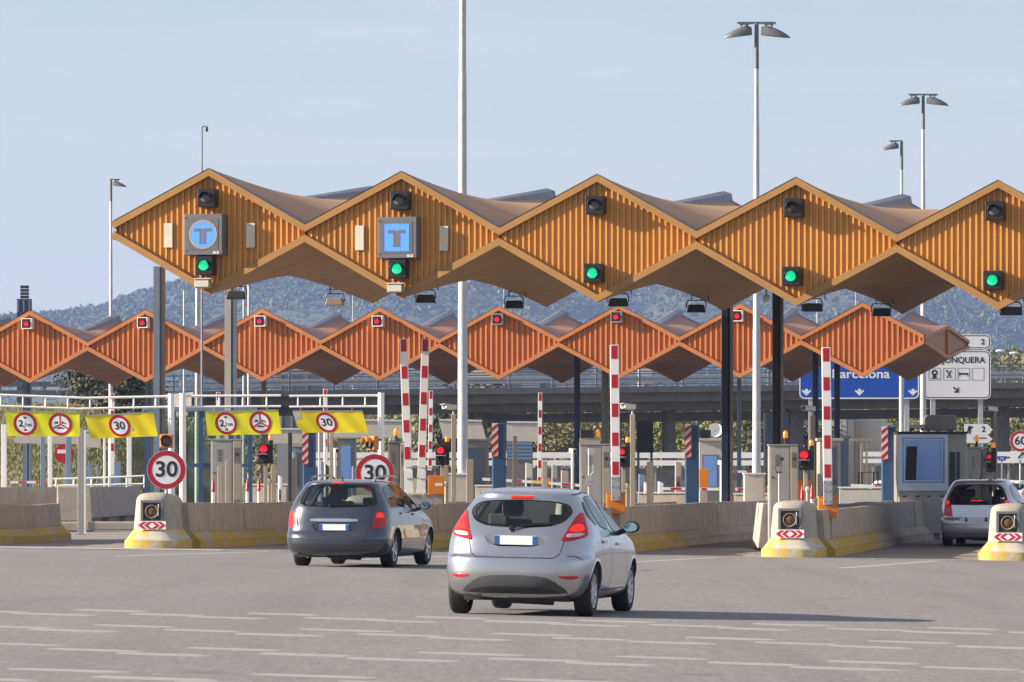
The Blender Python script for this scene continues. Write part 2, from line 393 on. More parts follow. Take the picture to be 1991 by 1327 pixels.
MT['greengrass'] = leaf_mat('green_grass_blades', [(.09,.13,.03), (.14,.18,.045), (.2,.22,.065), (.28,.26,.1)], .25)

def leaf_cloud(name, pts, rad, mat, k, size, flat=1.1):
    """each tree a ragged cluster of k small leaf-clump faces"""
    n = len(pts); d = RNG.normal(size=(n, k, 3)); d /= np.linalg.norm(d, axis=2, keepdims=True); d[..., 2] = np.abs(d[..., 2])*1.0-.25
    ctr = np.asarray(pts)[:, None]+d*(np.asarray(rad)[:, None, None]*RNG.uniform(.35, 1, (n, k, 1)))*np.array([1, 1, flat])
    u = RNG.normal(size=(n, k, 3))+0; u -= d*(u*d).sum(2, keepdims=True)*.8; u /= np.linalg.norm(u, axis=2, keepdims=True); v = np.cross(d, u); s_ = (np.asarray(rad)[:, None]*size*RNG.uniform(.6, 1.4, (n, k)))[..., None]
    V = np.stack([ctr-u*s_, ctr-v*s_*.7, ctr+u*s_*1.1, ctr+v*s_*.75], 2).reshape(-1, 3); m = n*k
    me = bpy.data.meshes.new(name); me.vertices.add(m*4); me.vertices.foreach_set('co', V.reshape(-1).astype(np.float32)); me.loops.add(m*4); me.loops.foreach_set('vertex_index', np.arange(m*4, dtype=np.int32))
    me.polygons.add(m); me.polygons.foreach_set('loop_start', np.arange(m, dtype=np.int32)*4); me.update(calc_edges=True); me.materials.append(mat)
    o = bpy.data.objects.new(name, me); C.objects.link(o); return o
n = 46000; hx = RNG.uniform(-560, 560, n); hy = RNG.uniform(3950, 5260, n)
dens = np.sin(hx*.017+1)*np.cos(hy*.012)+np.sin(hx*.04+hy*.02); keep = RNG.uniform(-1.9, 2.2, n) < dens+.7
hx, hy = hx[keep], hy[keep]; rr = RNG.uniform(1.6, 3.6, len(hx))*np.where(RNG.random(len(hx)) < .12, 1.5, 1)
pts = np.stack([hx, hy, np.array([float(hill_h(x, y)) for x, y in zip(hx, hy)])+rr*.7], -1)
stuff(leaf_cloud('hillside_wood', pts, rr, MT['wood'], 15, .45, 1.2), 'hazy blue-green woodland covering the far hill behind the canopies', 'woodland')
# nearer green slope, seen past the right end of the terracotta roof and low at the left
def slope_h(x, y): return np.interp(x, [-90,-55,-20,10,40,60,110], [9,9,9,9,11,18.5,20])*np.clip((y-600)/260, 0, 1)
xs = np.linspace(-130, 150, 40); ys = np.linspace(590, 960, 20)
b = MB(); b.grid([[(x, y, float(slope_h(x, y))-1.2) for x in xs] for y in ys]); struct(b.build('near_hill', MT['hill'], smooth=60))
n = 7000; hx = RNG.uniform(-120, 148, n); hy = RNG.uniform(605, 930, n); rr = RNG.uniform(.6, 1.5, n)
pts = np.stack([hx, hy, np.array([float(slope_h(x, y)) for x, y in zip(hx, hy)])+RNG.uniform(-.6, 2.2, n)], -1)
stuff(leaf_cloud('slope_wood', pts, rr, MT['olive'], 34, .24, 1.2), 'sunlit olive-green wooded slope beyond the overpass', 'woodland')

# ------------------------------------------------------------------ trees one can tell apart
def make_tree(name, label, cat, h, w, mat, seed, nleaf=2600, leaf=.2, trunk=.22, base=.12, group=None):
    rnd = random.Random(seed); t = thing(name, label, cat, group=group)
    tb = MB(); top = Vector((rnd.uniform(-.3,.3), rnd.uniform(-.3,.3), h*.7)); p = [Vector((0,0,-.3)), Vector((rnd.uniform(-.15,.15), 0, h*.3)), top]
    tb.cyl(p[0], p[1], trunk, trunk*.7, 8); tb.cyl(p[1], p[2], trunk*.7, trunk*.25, 8)
    cl = []
    for i in range(9):
        a = i*2.4+rnd.uniform(-.3,.3); z0 = h*rnd.uniform(.2,.55); st = p[0].lerp(p[2], z0/(h*.7)); e = Vector((math.cos(a)*w*.42*rnd.uniform(.6,1), math.sin(a)*w*.42*rnd.uniform(.6,1), min(h*.93, z0+h*rnd.uniform(.12,.42))))
        tb.cyl(st, e, trunk*.35, trunk*.08, 6); cl.append((e, w*rnd.uniform(.15,.25)))
    for i in range(16):
        a = rnd.uniform(0, 6.28); q = rnd.random()**.6; zz = rnd.uniform(base, .95); wid = math.sin(min(1, max(.12, (zz-base)/(1-base)*.9+.12))*math.pi)**.6
        cl.append((Vector((math.cos(a)*q*w*.42*wid, math.sin(a)*q*w*.42*wid, h*zz)), w*rnd.uniform(.11,.22)))
    tb.build('trunk', MT['bark'], t, smooth=60)
    lb = MB()
    for i in range(nleaf):
        c, r = cl[i % len(cl)]; d = Vector((rnd.gauss(0,1), rnd.gauss(0,1), rnd.gauss(0,.85))).normalized()*r*rnd.random()**.4
        o = c+d; o.z = max(.05, o.z); nrm = (d.normalized()+Vector((rnd.uniform(-.8,.8), rnd.uniform(-.8,.8), rnd.uniform(-.3,.9)))).normalized()
        u = nrm.cross(Vector((rnd.uniform(-1,1), rnd.uniform(-1,1), rnd.uniform(-1,1)))).normalized(); v = nrm.cross(u); s = leaf*rnd.uniform(.6, 1.35)
        lb.poly([o-u*s*.5, o-v*s*.3, o+u*s*.6, o+v*s*.34])
    lb.build('crown', mat, t, fixn=False); return t

# ------------------------------------------------------------------ embankment of the overpass (left)
def bank_h(x, y):
    top = 5.1; t = np.clip((y-236)/42, 0, 1); t = t*t*(3-2*t)
    return float(top*t*np.interp(x, [-80,-21,-18.5,-16.2,-14], [1,1,.85,.4,0]))
xs = list(np.linspace(-80, -13.9, 46)); ys = list(np.linspace(230, 330, 34))
b = MB(); b.grid([[(x, y, bank_h(x, y)-.06) for x in xs] for y in ys])
MT['bankearth'] = M('dry_grass_soil', (.19, .19, .075), .95, var=.35, scale=.5, detail=9, dirt=(.3, .25, .12), dirtamt=.7)
struct(b.build('embankment_hill', MT['bankearth'], smooth=60))
def blades(name, n, xr, yr, hfun, hgt, mat, label, cond=None):
    b = MB()
    for i in range(n):
        x = random.uniform(*xr); y = random.uniform(*yr); z = hfun(x, y)
        if cond and not cond(x, y): continue
        for q in range(2):
            h = hgt*random.uniform(.5, 1.3); a = random.uniform(-.3, .3); w = .022*random.uniform(.7,1.5); dx = random.uniform(-.28,.28)*h; dy = random.uniform(-.28,.28)*h; ox = random.uniform(-.2,.2)
            b.add([(x+ox-w, y, z-.05), (x+ox+w, y+a*w, z-.05), (x+ox+dx*.4+w*.7, y+dy*.4, z+h*.6), (x+ox+dx, y+dy, z+h)], [(0,1,2,3)])
    return stuff(b.build(name, mat, fixn=False), label, 'grass')
blades('dry_grass', 15000, (-32, -14.5), (237, 281), bank_h, .13, MT['straw'], 'tall straw-coloured dry grass on the embankment slope')
blades('green_grass', 12000, (-32, -14.5), (236, 270), bank_h, .17, MT['greengrass'], 'greener long grass in patches on the embankment foot', lambda x, y: math.sin(x*.9)+math.sin(y*.35+x*.3) > -.5)

# ------------------------------------------------------------------ overpass
ov = thing('overpass_bridge', 'grey concrete road overpass crossing behind the terracotta toll roof', 'bridge', (PX(900,300), 300, 0), R(11))
def oz(x): return .0135*x       # local rise to the right
def rail_y(py): return PZ(py, 300)
x0, x1 = PX(372,300)-PX(900,300), 60.
def longbox(b, y0, y1, z0, z1, n=30, mi=0, xa=None, xb=None):
    xa = x0 if xa is None else xa; xb = x1 if xb is None else xb
    P = [[(xa+(xb-xa)*i/n, yy, zz+oz(xa+(xb-xa)*i/n)) for i in range(n+1)] for yy, zz in ((y0,z0),(y0,z1),(y1,z1),(y1,z0),(y0,z0))]
    b.grid(P, mi)
    for i in (0, n): b.poly([P[j][i] for j in range(4)], mi)
zt = rail_y(757); zb = rail_y(802)
b = MB(); longbox(b, 0, 11, zt-.28, zt); b.build('deck', MT['bridge'], ov)
b = MB(); longbox(b, .75, 10.2, zb+.45, zt-.283); b.build('girder', MT['bridge'], ov)
b = MB(); longbox(b, 2.2, 8.8, zb, zb+.448); b.build('girder_soffit', MT['bridge'], ov)
b = MB(); longbox(b, 9.0, 10.0, zb-.55, zb-.03, xa=2.5); b.build('cap_beam', M('bluish_concrete', (.28,.29,.32), .85, var=.12, scale=1, dirt=(.15,.15,.16)), ov)
MT['railgrey'] = M('railing_grey_blue', (.2,.215,.25), .5, metal=.2, var=.15, scale=3)
b = MB()
for k, dz in enumerate((.12, .4, .68, .98)):
    for yy in (.12, 10.8): longbox(b, yy, yy+.07, zt+dz, zt+dz+.075)
b.build('rail', MT['railgrey'], ov)
for yy in (.2, 10.9):
    xx = x0+.4
    while xx < x1:
        b = MB(); b.box(-.05,.05,-.06,.06,0,1.08); o = b.build('railing_post', MT['railgrey'], ov); o.location = (xx, yy, zt+oz(xx)); xx += 2.35 if yy < 5 else 3.1
b = MB(); longbox(b, 5.2, 5.3, zt+.35, zt+.7); b.build('crash_rail', MT['galv'], ov)
for px_ in (930, 1300, 1545, 1945):
    xx = 0.
    for _ in range(6): xx = (PX(px_, 304.4+xx*.1908)-PX(900,300)+.86)/.9816
    b = MB()
    if px_ == 1300: b.cyl((0,0,-.2), (0,0,zb+oz(xx)-.001), .36, n=20)
    else: b.box(-.38,.38,-.5,.5,-.2,zb+oz(xx)-.001)
    o = b.build('bridge_pier', MT['bridge'], ov, smooth=40); o.location = (xx, 4.5, 0)
# steel guard rail along the top of the embankment
gr = thing('guard_rail', 'weathered dark grey guard rail along the embankment top beside the dark bush', 'guard rail', (PX(0,281), 281, 5.38))
b = MB()
for dz in (.25, .68): b.box(-16, 7.6, -.04, .04, dz, dz+.26)
b.build('rail', M('dull_rail_steel', (.11,.12,.15), .5, metal=.3, var=.2, scale=2), gr)
for i in range(11):
    b = MB(); b.box(-.05,.05,0,.1,-.4,1.0); o = b.build('post', MT['grey_steel'], gr); o.location = (-15.4+i*2.2, .05, 0)
# long white safety barrier on the far carriageway
def safety_barrier(x0, x1, D, label, h0=.35, h1=.95):
    t = thing('safety_barrier', label, 'guard rail', ((x0+x1)/2, D, 0), group='white safety barriers on the far carriageway'); L = (x1-x0)/2; b = MB()
    b.box(-L, L, -.05, .05, h0+.02, (h0+h1)/2-.05); b.box(-L, L, -.05, .05, (h0+h1)/2+.05, h1); b.build('rail', MT['white'], t)
    b = MB(); b.box(-L, L, .14, .5, -.1, h0-.1); b.build('base_wall', MT['bridge'], t)
    k = int((x1-x0)/2)
    for i in range(k):
        b = MB(); b.box(-.05,.05,.052,.12,-.1,h1-.05); o = b.build('post', MT['grey_steel'], t); o.location = (-L+.5+i*2, 0, 0)
safety_barrier(-10, 14.5, 258, 'long white double-rail safety barrier under the overpass, broken by its piers', 2.1, 2.72)
safety_barrier(15.5, 26, 252, 'pale ribbed safety barrier in front of the cream round tank', 2.2, 2.72)

# ------------------------------------------------------------------ trees in view
tA = make_tree('olive_tree', 'sunlit olive tree behind the pale bollards, left of the tall grey roof column', 'tree', 6.5, 6.5, MT['olive'], 3, 3600, .24, base=.02); tA.location = (PX(1085,345), 345, 0)
spots = [(1150,352,.95,'sunlit olive tree behind the steel cabinet with black screen'), (1255,350,1.,'olive tree behind the dark louvred box under the overpass'), (1040,372,1.05,'grey-green olive tree behind the blank cream board'),
         (1395,362,.95,'olive tree behind the round satellite dish')]
for i, (px_, D, sc, lb) in enumerate(spots): dup(tA, (PX(px_,D), D, 0), R(70*i+40), lb, scale=sc)
tB = make_tree('bushy_tree', 'bright yellow-green bushy tree right of the round bridge pier', 'tree', 6.2, 6.2, MT['greenleaf'], 8, 3600, .22, base=.02); tB.location = (PX(1335,340), 340, 0)
spots = [(1450,356,.9,'small green tree seen between the round lamp post and the dark roof column'), (1745,352,1.,'leafy green tree right of the cream round tank'), (1835,356,1.08,'leafy green tree behind the booth roof unit'), (1905,350,.95,'dark green tree behind the white arrow signs'), (1990,352,1.,'green tree at the frame edge behind the speed 60 sign')]
for i, (px_, D, sc, lb) in enumerate(spots): dup(tB, (PX(px_,D), D, 0), R(55*i+20), lb, scale=sc)
bush = make_tree('dark_bush', 'big dark bushy shrub on the embankment behind the white pipe gantry', 'shrub', 3.7, 4.2, MT['darkleaf'], 21, 4200, .2, .14, base=.0); bush.location = (PX(196,277), 277, 3.9)
c = dup(bush, (PX(262,279), 279, 3.9), R(100), 'smaller dark shrub on the embankment left of the grey-blue roof column', scale=.72)
c = dup(bush, (PX(1530,330), 330, 0), R(40), 'dark green shrub behind the blue louvred cabin', scale=1.5)
c = dup(bush, (PX(1708,268), 268, .3), R(200), 'round dark bush in front of the cream tank', scale=.42)
c = dup(bush, (PX(938,322), 322, 0), R(140), 'dark shaded tree beneath the overpass left of the striped blue post', scale=1.75)
blades('verge_grass', 900, (PX(690,262), PX(800,262)), (258, 266), lambda x, y: 1.6, .8, MT['straw'], 'pale dry grass tufts behind the second round speed sign')
b = MB(); b.grid([[(x, y, z) for x in np.linspace(PX(640,262), PX(830,262), 8)] for y, z in ((252,-.1),(257,1.55),(268,1.6),(275,-.1))]); struct(b.build('verge_hill', MT['bankearth'], smooth=40))

# ------------------------------------------------------------------ buildings beyond the overpass
MT['render_cream'] = M('cream_render', (.62,.55,.46), .85, var=.07, scale=.5, dirt=(.45,.4,.33), dirtamt=.3)
MT['render_pale'] = M('pale_wall_render', (.55,.52,.5), .85, var=.06, scale=.4, dirt=(.4,.38,.36), dirtamt=.3)
MT['winglass'] = M('dark_window_glass', (.05,.07,.1), .15, var=.3, scale=1)
def block(name, label, px0, px1, pyt, D, mat, wins=(), depth=8, roof='roof_grey', base=0, winmat='winglass'):
    xa, xb = PX(px0,D), PX(px1,D); t = thing(name, label, 'building', ((xa+xb)/2, D, base)); w = (xb-xa)/2; h = PZ(pyt,D)-base
    b = MB(); b.box(-w, w, 0, depth, -1, h); b.build('wall', mat, t)
    b = MB(); b.box(-w-.15, w+.15, -.15, depth+.15, h+.002, h+.22); b.build('roof', MT['bridge'], t)
    for (u0, u1, v0, v1) in wins:
        b = MB(); b.box(-w+2*w*u0, -w+2*w*u1, -.06, .05, h*v0, h*v1); f = b.build('window', MT['grey_steel'], t)
        b = MB(); b.box(-w+2*w*u0+.08, -w+2*w*u1-.08, -.075, -.063, h*v0+.08, h*v1-.08); b.build('pane', MT[winmat], f)
    return t
block('white_house', 'white-walled house showing through the overpass railing behind the round lamp post', 904, 962, 706, 380, MT['render_cream'], [(.1,.3,.55,.75),(.6,.85,.55,.75)])
block('long_shed', 'long grey-blue shed behind the middle of the overpass railing', 964, 1130, 712, 392, M('shed_cladding',(.3,.33,.4),.6,var=.08,scale=.6), [(.1,.2,.7,.9),(.5,.6,.7,.9)])
block('grey_office', 'grey building with blue windows behind the overpass left of the third gable', 538, 632, 700, 376, M('office_grey',(.27,.27,.29),.8,var=.08,scale=.6), [(.08,.2,.5,.9),(.3,.42,.5,.9),(.62,.74,.5,.9)])
block('white_gable_house', 'small white gabled house above the overpass right of the tall barrier arm', 1245, 1268, 704, 372, MT['render_pale'], [(.3,.7,.7,.85)])
t = block('cream_warehouse', 'cream warehouse under the overpass left of the round tank', 1545, 1660, 786, 332, MT['render_cream'], [(.78,.9,.1,.97),(.1,.3,.05,.5)], winmat='cream')
t = thing('storage_tank', 'large cream cylindrical tank beside the cream warehouse under the overpass', 'tank', (PX(1684,338), 338, 0))
b = MB(); b.lathe([(1.25,-.2),(1.25,4.9),(1.2,5.0),(.1,5.45),(0,5.46)], n=32); b.build('shell', MT['render_cream'], t, smooth=40)
for zz in (1.6, 3.2): b = MB(); b.lathe([(1.27,zz),(1.27,zz+.08)], n=32); b.build('hoop', MT['cream'], t, smooth=40)
# dark cluster tower far left
t = thing('signal_tower', 'dark slender tower with clustered boxes far behind the leftmost terracotta gable', 'tower', (PX(48,420), 420, 0)); b = MB(); D = 420
b.box(PX(34,D)-PX(48,D), PX(61,D)-PX(48,D), -.5, .5, 0, PZ(582,D)); b.build('shaft', M('tower_slate',(.035,.045,.065),.6,var=.2,scale=.8), t)
b = MB()
for i in range(2):
    for j in range(4): b.box(-.3+i*.32, -.02+i*.32, -.3, .3, PZ(582,D)+.05+j*.25, PZ(582,D)+.25+j*.25)
b.build('head', MT['dark'], t)
b = MB()
for i in range(3): b.box(-.5+i*.42, -.4+i*.42, -.54,-.505, PZ(607,D), PZ(584,D))
b.build('rib', MT['steel_blue'], t)
# ------------------------------------------------------------------ folded toll canopies
PHI = R(13); CP, SP = math.cos(PHI), math.sin(PHI); MOD = 4.55
class Row:
    """local frame of a canopy: x along the row, y into the depth, origin under gable 0's front"""
    def __init__(s, X0, Y0): s.X0, s.Y0 = X0, Y0
    def loc(s, X, Y): dx, dy = X-s.X0, Y-s.Y0; return (dx*CP-dy*SP, dx*SP+dy*CP)
    def wor(s, u, v): return (s.X0+u*CP+v*SP, s.Y0-u*SP+v*CP)
    def hit(s, px, py, v=0.):
        """(u, z) where the sight line of a surveyed point meets the plane v"""
        q = (px-CX)/F; X0, Y0 = s.wor(0, v); u = (q*Y0-X0)/(CP+q*SP); D = Y0-u*SP
        return u, PZ(py, D)
FR = Row(PX(1162,128.3), 128.3); RR = Row(PX(970,211.), 211.)
def canopy(name, label, row, ks, zc, hp, hv, L, mt, mb_, mats, pitch, rib, xslope, vslope, right_open=False):
    clad, trim, roof, soff = mats[:4]
    t = thing(name, label, 'canopy', (row.X0, row.Y0, 0), -PHI)
    a = MOD/2; off = lambda u, v: xslope*u+vslope*v
    def top(u, v):
        k = round(u/MOD); s_ = abs((u-k*MOD)/a); w = 1-abs(2*v/L-1); w = w
        zf = hv+(hp-hv)*(1-s_); return zc+off(u, v)+zf*(1-w)+mt*w
    def bot(u, v):
        k = round(u/MOD); s_ = abs((u-k*MOD)/a); w = 1-abs(2*v/L-1)
        zf = hv+(hp-hv)*(1-s_); return zc+off(u, v)-zf*(1-w)-mb_*w
    for k in ks:
        u0 = k*MOD; us = [u0-a+2*a*i/24 for i in range(25)]; vs = [L*i/20 for i in range(21)]
        for fn, nm, mt_ in ((top, 'roof_panel', roof), (bot, 'soffit', soff)):
            b = MB()                                   # four hypar quarters, crisp along ridge and mid fold
            for uu in (us[:13], us[12:]):
                for vv in (vs[:11], vs[10:]): b.grid([[(u, v, fn(min(max(u,u0-a+1e-6),u0+a-1e-6), v)) for u in uu] for v in vv], flip=fn is bot)
            b.build(nm, mt_, t, smooth=60, fixn=False)
        b = MB(); n = 10; P = []                   # folded ridge cap along the back half
        for y in [L/2+.3+(L/2-.3+.06)*i/n for i in range(n+1)]:
            zr = top(u0, min(y, L)); q = .03+.09*(y-L/2)/(L/2); P.append([(u0-.24, y, zr-.24*.52*max(0,2*y/L-1)-.01), (u0-.2, y, zr+q*.5), (u0, y, zr+q), (u0+.2, y, zr+q*.5), (u0+.24, y, zr-.24*.52*max(0,2*y/L-1)-.01)])
        b.grid(P); b.poly(P[0]); b.poly(P[-1][::-1]); b.build('ridge_cap', MT['flash'], t, fixn=False)
        for v0, sg in ((0.0, 1), (L, -1)):
            # corrugated gable: real ribs, standing toward the road
            b = MB(); prof = [(0, 0), (pitch*.5, 0), (pitch*.6, rib), (pitch*.92, rib), (pitch*1.0, 0)] if sg == 1 else [(0,0),(pitch,0)]
            u = u0-a+.02; line = []
            while u < u0+a-.02:
                for du, d in prof[:-1]:
                    if u+du < u0+a-.02: line.append((u+du, d))
                u += pitch
            line.append((u0+a-.02, 0))
            inset = .03
            P = [[(u_, v0+sg*(.12-d), bot(min(max(u_,u0-a+1e-6),u0+a-1e-6), v0)+inset) for u_, d in line], [(u_, v0+sg*(.12-d), top(min(max(u_,u0-a+1e-6),u0+a-1e-6), v0)-inset) for u_, d in line]]
            b.grid(P); gp = b.build('gable_panel', clad, t)
            b = MB(); w = .15; e = 1e-6
            T = lambda u_: top(min(max(u_,u0-a+e),u0+a-e), v0); B_ = lambda u_: bot(min(max(u_,u0-a+e),u0+a-e), v0)
            ya, yb = (v0-.06, v0+.16) if sg == 1 else (v0-.16, v0+.06)
            hl = [(u0-a, T(u0-a)), (u0, T(u0)), (u0, T(u0)-w*1.12), (u0-a, T(u0-a)-w*1.12)]
            hr = [(u0, T(u0)), (u0+a, T(u0+a)), (u0+a, T(u0+a)-w*1.12), (u0, T(u0)-w*1.12)]
            ll = [(u0-a, B_(u0-a)), (u0, B_(u0)), (u0, B_(u0)+w*1.12), (u0-a, B_(u0-a)+w*1.12)]
            lr = [(u0, B_(u0)), (u0+a, B_(u0+a)), (u0+a, B_(u0+a)+w*1.12), (u0, B_(u0)+w*1.12)]
            for q, pl in enumerate((hl, hr, ll, lr)): b.prism(pl[::-1], ya, yb)
            b.build('edge_trim', trim, gp)
            b = MB(); fz = .012
            for q, (ua, ub) in enumerate(((u0-a,u0),(u0,u0+a))):
                b.quad((ua, v0-.07*sg, T(ua)+fz), (ub, v0-.07*sg, T(ub)+fz), (ub, v0+.35*sg, top(min(max(ub,u0-a+e),u0+a-e), v0+.35*sg)+fz), (ua, v0+.35*sg, top(min(max(ua,u0-a+e),u0+a-e), v0+.35*sg)+fz))
            b.build('flashing', MT['flash'], gp, fixn=False)
    for side, ue in ((-1, ks[0]*MOD-a+1e-6), (1, ks[-1]*MOD+a-1e-6)):
        b = MB(); n = 60; P0 = []; P1 = []
        for i in range(n+1):
            v = L*i/n; d = (0, .03, .03, 0)[i % 4]; P0.append((ue+side*d-side*.05, v, bot(ue, v)+.02)); P1.append((ue+side*d-side*.05, v, top(ue, v)-.02))
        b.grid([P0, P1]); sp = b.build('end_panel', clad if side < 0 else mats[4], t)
        b = MB(); e = .11
        for v0, v1 in ((0, L/2), (L/2, L)):
            for fn, sgn in ((top, -1), (bot, 1)): b.beam((ue+side*.0, v0, fn(ue,v0)+sgn*.06), (ue+side*.0, v1, fn(ue,v1)+sgn*.06), .12, .13)
        b.box(ue-.07, ue+.07, L/2-.1, L/2+.1, bot(ue,L/2)+.13, top(ue,L/2)-.13)
        b.build('edge_trim', trim, sp)
    return t, top, bot
def column(t, row, px0, px1, D, bot, mats, base=0.):
    """H-section steel post under a canopy; returns the part"""
    X = PX((px0+px1)/2, D); u, v = row.loc(X, D); w = (px1-px0)*S(D); d = w*.9; fl = w*.16
    zt = bot(u, v)+.25; b = MB()
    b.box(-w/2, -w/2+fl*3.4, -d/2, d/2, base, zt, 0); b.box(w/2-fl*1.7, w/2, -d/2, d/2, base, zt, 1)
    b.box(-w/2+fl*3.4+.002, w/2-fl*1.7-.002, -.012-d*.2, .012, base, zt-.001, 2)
    b.box(-w*.8, w*.8, -d*.8, d*.8, base-.02, base+.03, 2)
    o = b.build('support_column', mats, t); o.location = (u, v, 0); o.rotation_euler = (0, 0, PHI); return o

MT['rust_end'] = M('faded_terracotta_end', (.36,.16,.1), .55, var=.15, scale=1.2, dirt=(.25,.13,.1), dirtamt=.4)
zc0 = PZ(464.5, 128.3)
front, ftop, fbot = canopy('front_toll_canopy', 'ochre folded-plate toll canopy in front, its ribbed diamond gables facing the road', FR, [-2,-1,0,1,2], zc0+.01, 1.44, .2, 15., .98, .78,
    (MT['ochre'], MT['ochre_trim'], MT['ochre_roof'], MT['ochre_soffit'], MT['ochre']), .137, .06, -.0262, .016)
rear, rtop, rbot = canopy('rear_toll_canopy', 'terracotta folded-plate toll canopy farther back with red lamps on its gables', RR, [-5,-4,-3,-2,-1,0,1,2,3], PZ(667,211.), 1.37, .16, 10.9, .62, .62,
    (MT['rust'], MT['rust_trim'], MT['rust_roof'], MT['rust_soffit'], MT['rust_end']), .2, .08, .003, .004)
# columns (surveyed edges, distance)
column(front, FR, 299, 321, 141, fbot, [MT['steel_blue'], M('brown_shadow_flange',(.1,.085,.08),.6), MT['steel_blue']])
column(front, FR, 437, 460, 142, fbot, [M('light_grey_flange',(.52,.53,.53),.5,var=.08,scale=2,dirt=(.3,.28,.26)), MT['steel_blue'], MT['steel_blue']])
column(front, FR, 1403, 1425, 146, fbot, [MT['navy'], MT['stain_dark'], MT['dark']])
column(front, FR, 1502, 1523, 138, fbot, [MT['dark'], MT['stain_dark'], MT['dark']])
for a_, b_, D, k in ((45,61,222,0),(282,297,220,0),(508,518,219,1),(1116,1128,213,2),(1170,1184,217,1),(1433,1441,214,0),(1580,1591,211,2),(1622,1633,212,2)):
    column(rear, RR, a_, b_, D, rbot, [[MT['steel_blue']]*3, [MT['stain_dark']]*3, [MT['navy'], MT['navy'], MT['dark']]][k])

def place(o, row, px, py, v):
    u, z = row.hit(px, py, v); X, Y = row.wor(u, v); o.location = (X, Y, z); o.rotation_euler = (0, 0, -PHI); return o
# ------------------------------------------------------------------ lamps on the gables
def gable_lamp(name, label, cat, size, lens_m, frame=None, group=None, visor=.14):
    t = thing(name, label, cat, group=group); s = size/2
    b = MB(); b.box(-s, s, -.30, .06, -s, s); b.build('housing', MT['black'], t, bev=.015)
    if frame:
        b = MB(); w = s*1.16
        for q in ((-w, w, s+.001, w), (-w, w, -w, -s-.001)): b.box(q[0], q[1], -.315, .05, q[2], q[3])
        for q in ((-w, -s-.001), (s+.001, w)): b.box(q[0], q[1], -.315, .05, -s, s)
        b.build('frame', frame, t)
    r = s*.56; b = MB(); b.lathe([(0,-.36),(r*.5,-.352),(r*.9,-.328),(r,-.302)], axis='y', n=24); b.build('lens', lens_m, t, smooth=50)
    b = MB(); b.lathe([(r*1.16,-.30),(r*1.2,-.30-visor)], axis='y', n=20, a0=R(0), a1=R(180)); o = b.build('visor', MT['black'], t, smooth=50, fixn=False)
    sm = o.modifiers.new('Solidify', 'SOLIDIFY'); sm.thickness = .008
    return t
ft = ['first gable, above the round T display', 'second gable, above the square T display', 'third gable with no display', 'fourth gable, its lens tinted reddish', 'last gable at the right edge']
gt = ['first gable, under the round T display', 'second gable, under the square T display', 'third ochre gable', 'fourth ochre gable', 'last ochre gable at the right frame edge']
U = gable_lamp('unlit_signal', 'unlit black signal high on the '+ft[0], 'traffic signal', .42, MT['lens_off'], group='unlit signals high on the ochre gables')
for i, (px_, py_) in enumerate(((407,386),(782,391),(1161,400),(1546,405),(1937,411))):
    o = U if i == 0 else dup(U, (0,0,0), None, 'unlit black signal high on the '+ft[i], swap={MT['lens_off']: MT['lens_off_red']} if i == 3 else None)
    place(o, FR, px_, py_, -.0)
G = gable_lamp('green_signal', 'lit green signal low on the '+gt[0], 'traffic signal', .42, MT['lens_green'], group='green signals low on the ochre gables')
for i, (px_, py_) in enumerate(((403,517),(778,524),(1157,532),(1542,538),(1933,546))):
    o = G if i == 0 else dup(G, (0,0,0), None, 'lit green signal low on the '+gt[i]); place(o, FR, px_, py_, -.0)
rt = ['at the far left, below the dark tower', 'just left of the grey-blue steel column', 'right of the light grey steel column', 'above the pair of raised barrier arms', 'right of the tall lamp post', 'above the single raised barrier arm', 'between the dark column and the lamp post']
K = gable_lamp('red_signal', 'framed red lamp on the terracotta gable '+rt[0], 'traffic signal', .345, MT['lens_red'], frame=MT['white'], group='red lamps on the terracotta gables', visor=.12)
for i, (px_, py_) in enumerate(((56,630),(281,628),(509,625),(737,625),(970,621.5),(1201,617),(1436,615))):
    o = K if i == 0 else dup(K, (0,0,0), None, 'framed red lamp on the terracotta gable '+rt[i], swap={MT['white']: MT['grey_steel']} if i in (4,5) else None); place(o, RR, px_, py_, -.0)

# ------------------------------------------------------------------ lettering
def text_bm(s, size, bold=.0, align='CENTER', depth=.003):
    cu = bpy.data.curves.new('t', 'FONT'); cu.body = s; cu.size = size; cu.offset = bold; cu.extrude = depth; cu.align_x = align; cu.align_y = 'CENTER'; cu.resolution_u = 4
    o = bpy.data.objects.new('t', cu); C.objects.link(o); dg = bpy.context.evaluated_depsgraph_get(); dg.update()
    me = bpy.data.meshes.new_from_object(o.evaluated_get(dg)); bpy.data.objects.remove(o); bpy.data.curves.remove(cu)
    V = [(v.co.x, v.co.y, v.co.z) for v in me.vertices]; Fc = [tuple(p.vertices) for p in me.polygons]; bpy.data.meshes.remove(me)
    return V, Fc
def text(s, size, mat, parent, at, bold=.0, sx=1., align='CENTER', name='lettering', depth=.003):
    """upright lettering facing -y at local point at"""
    V, Fc = text_bm(s, size, bold, align, depth); b = MB(); b.add([(x*sx+at[0], at[1]-z, y+at[2]) for x, y, z in V], Fc)
    return b.build(name, mat, parent)
def disc(b, c, r, y, n=40, mi=0, sx=1.): b.poly([(c[0]+r*sx*math.cos(2*math.pi*i/n), y, c[1]+r*math.sin(2*math.pi*i/n)) for i in range(n)], mi)
def ring(b, c, r0, r1, y, n=40, mi=0):
    P = [[(c[0]+r*math.cos(2*math.pi*i/n), y, c[1]+r*math.sin(2*math.pi*i/n)) for i in range(n+1)] for r in (r0, r1)]; b.grid(P, mi)

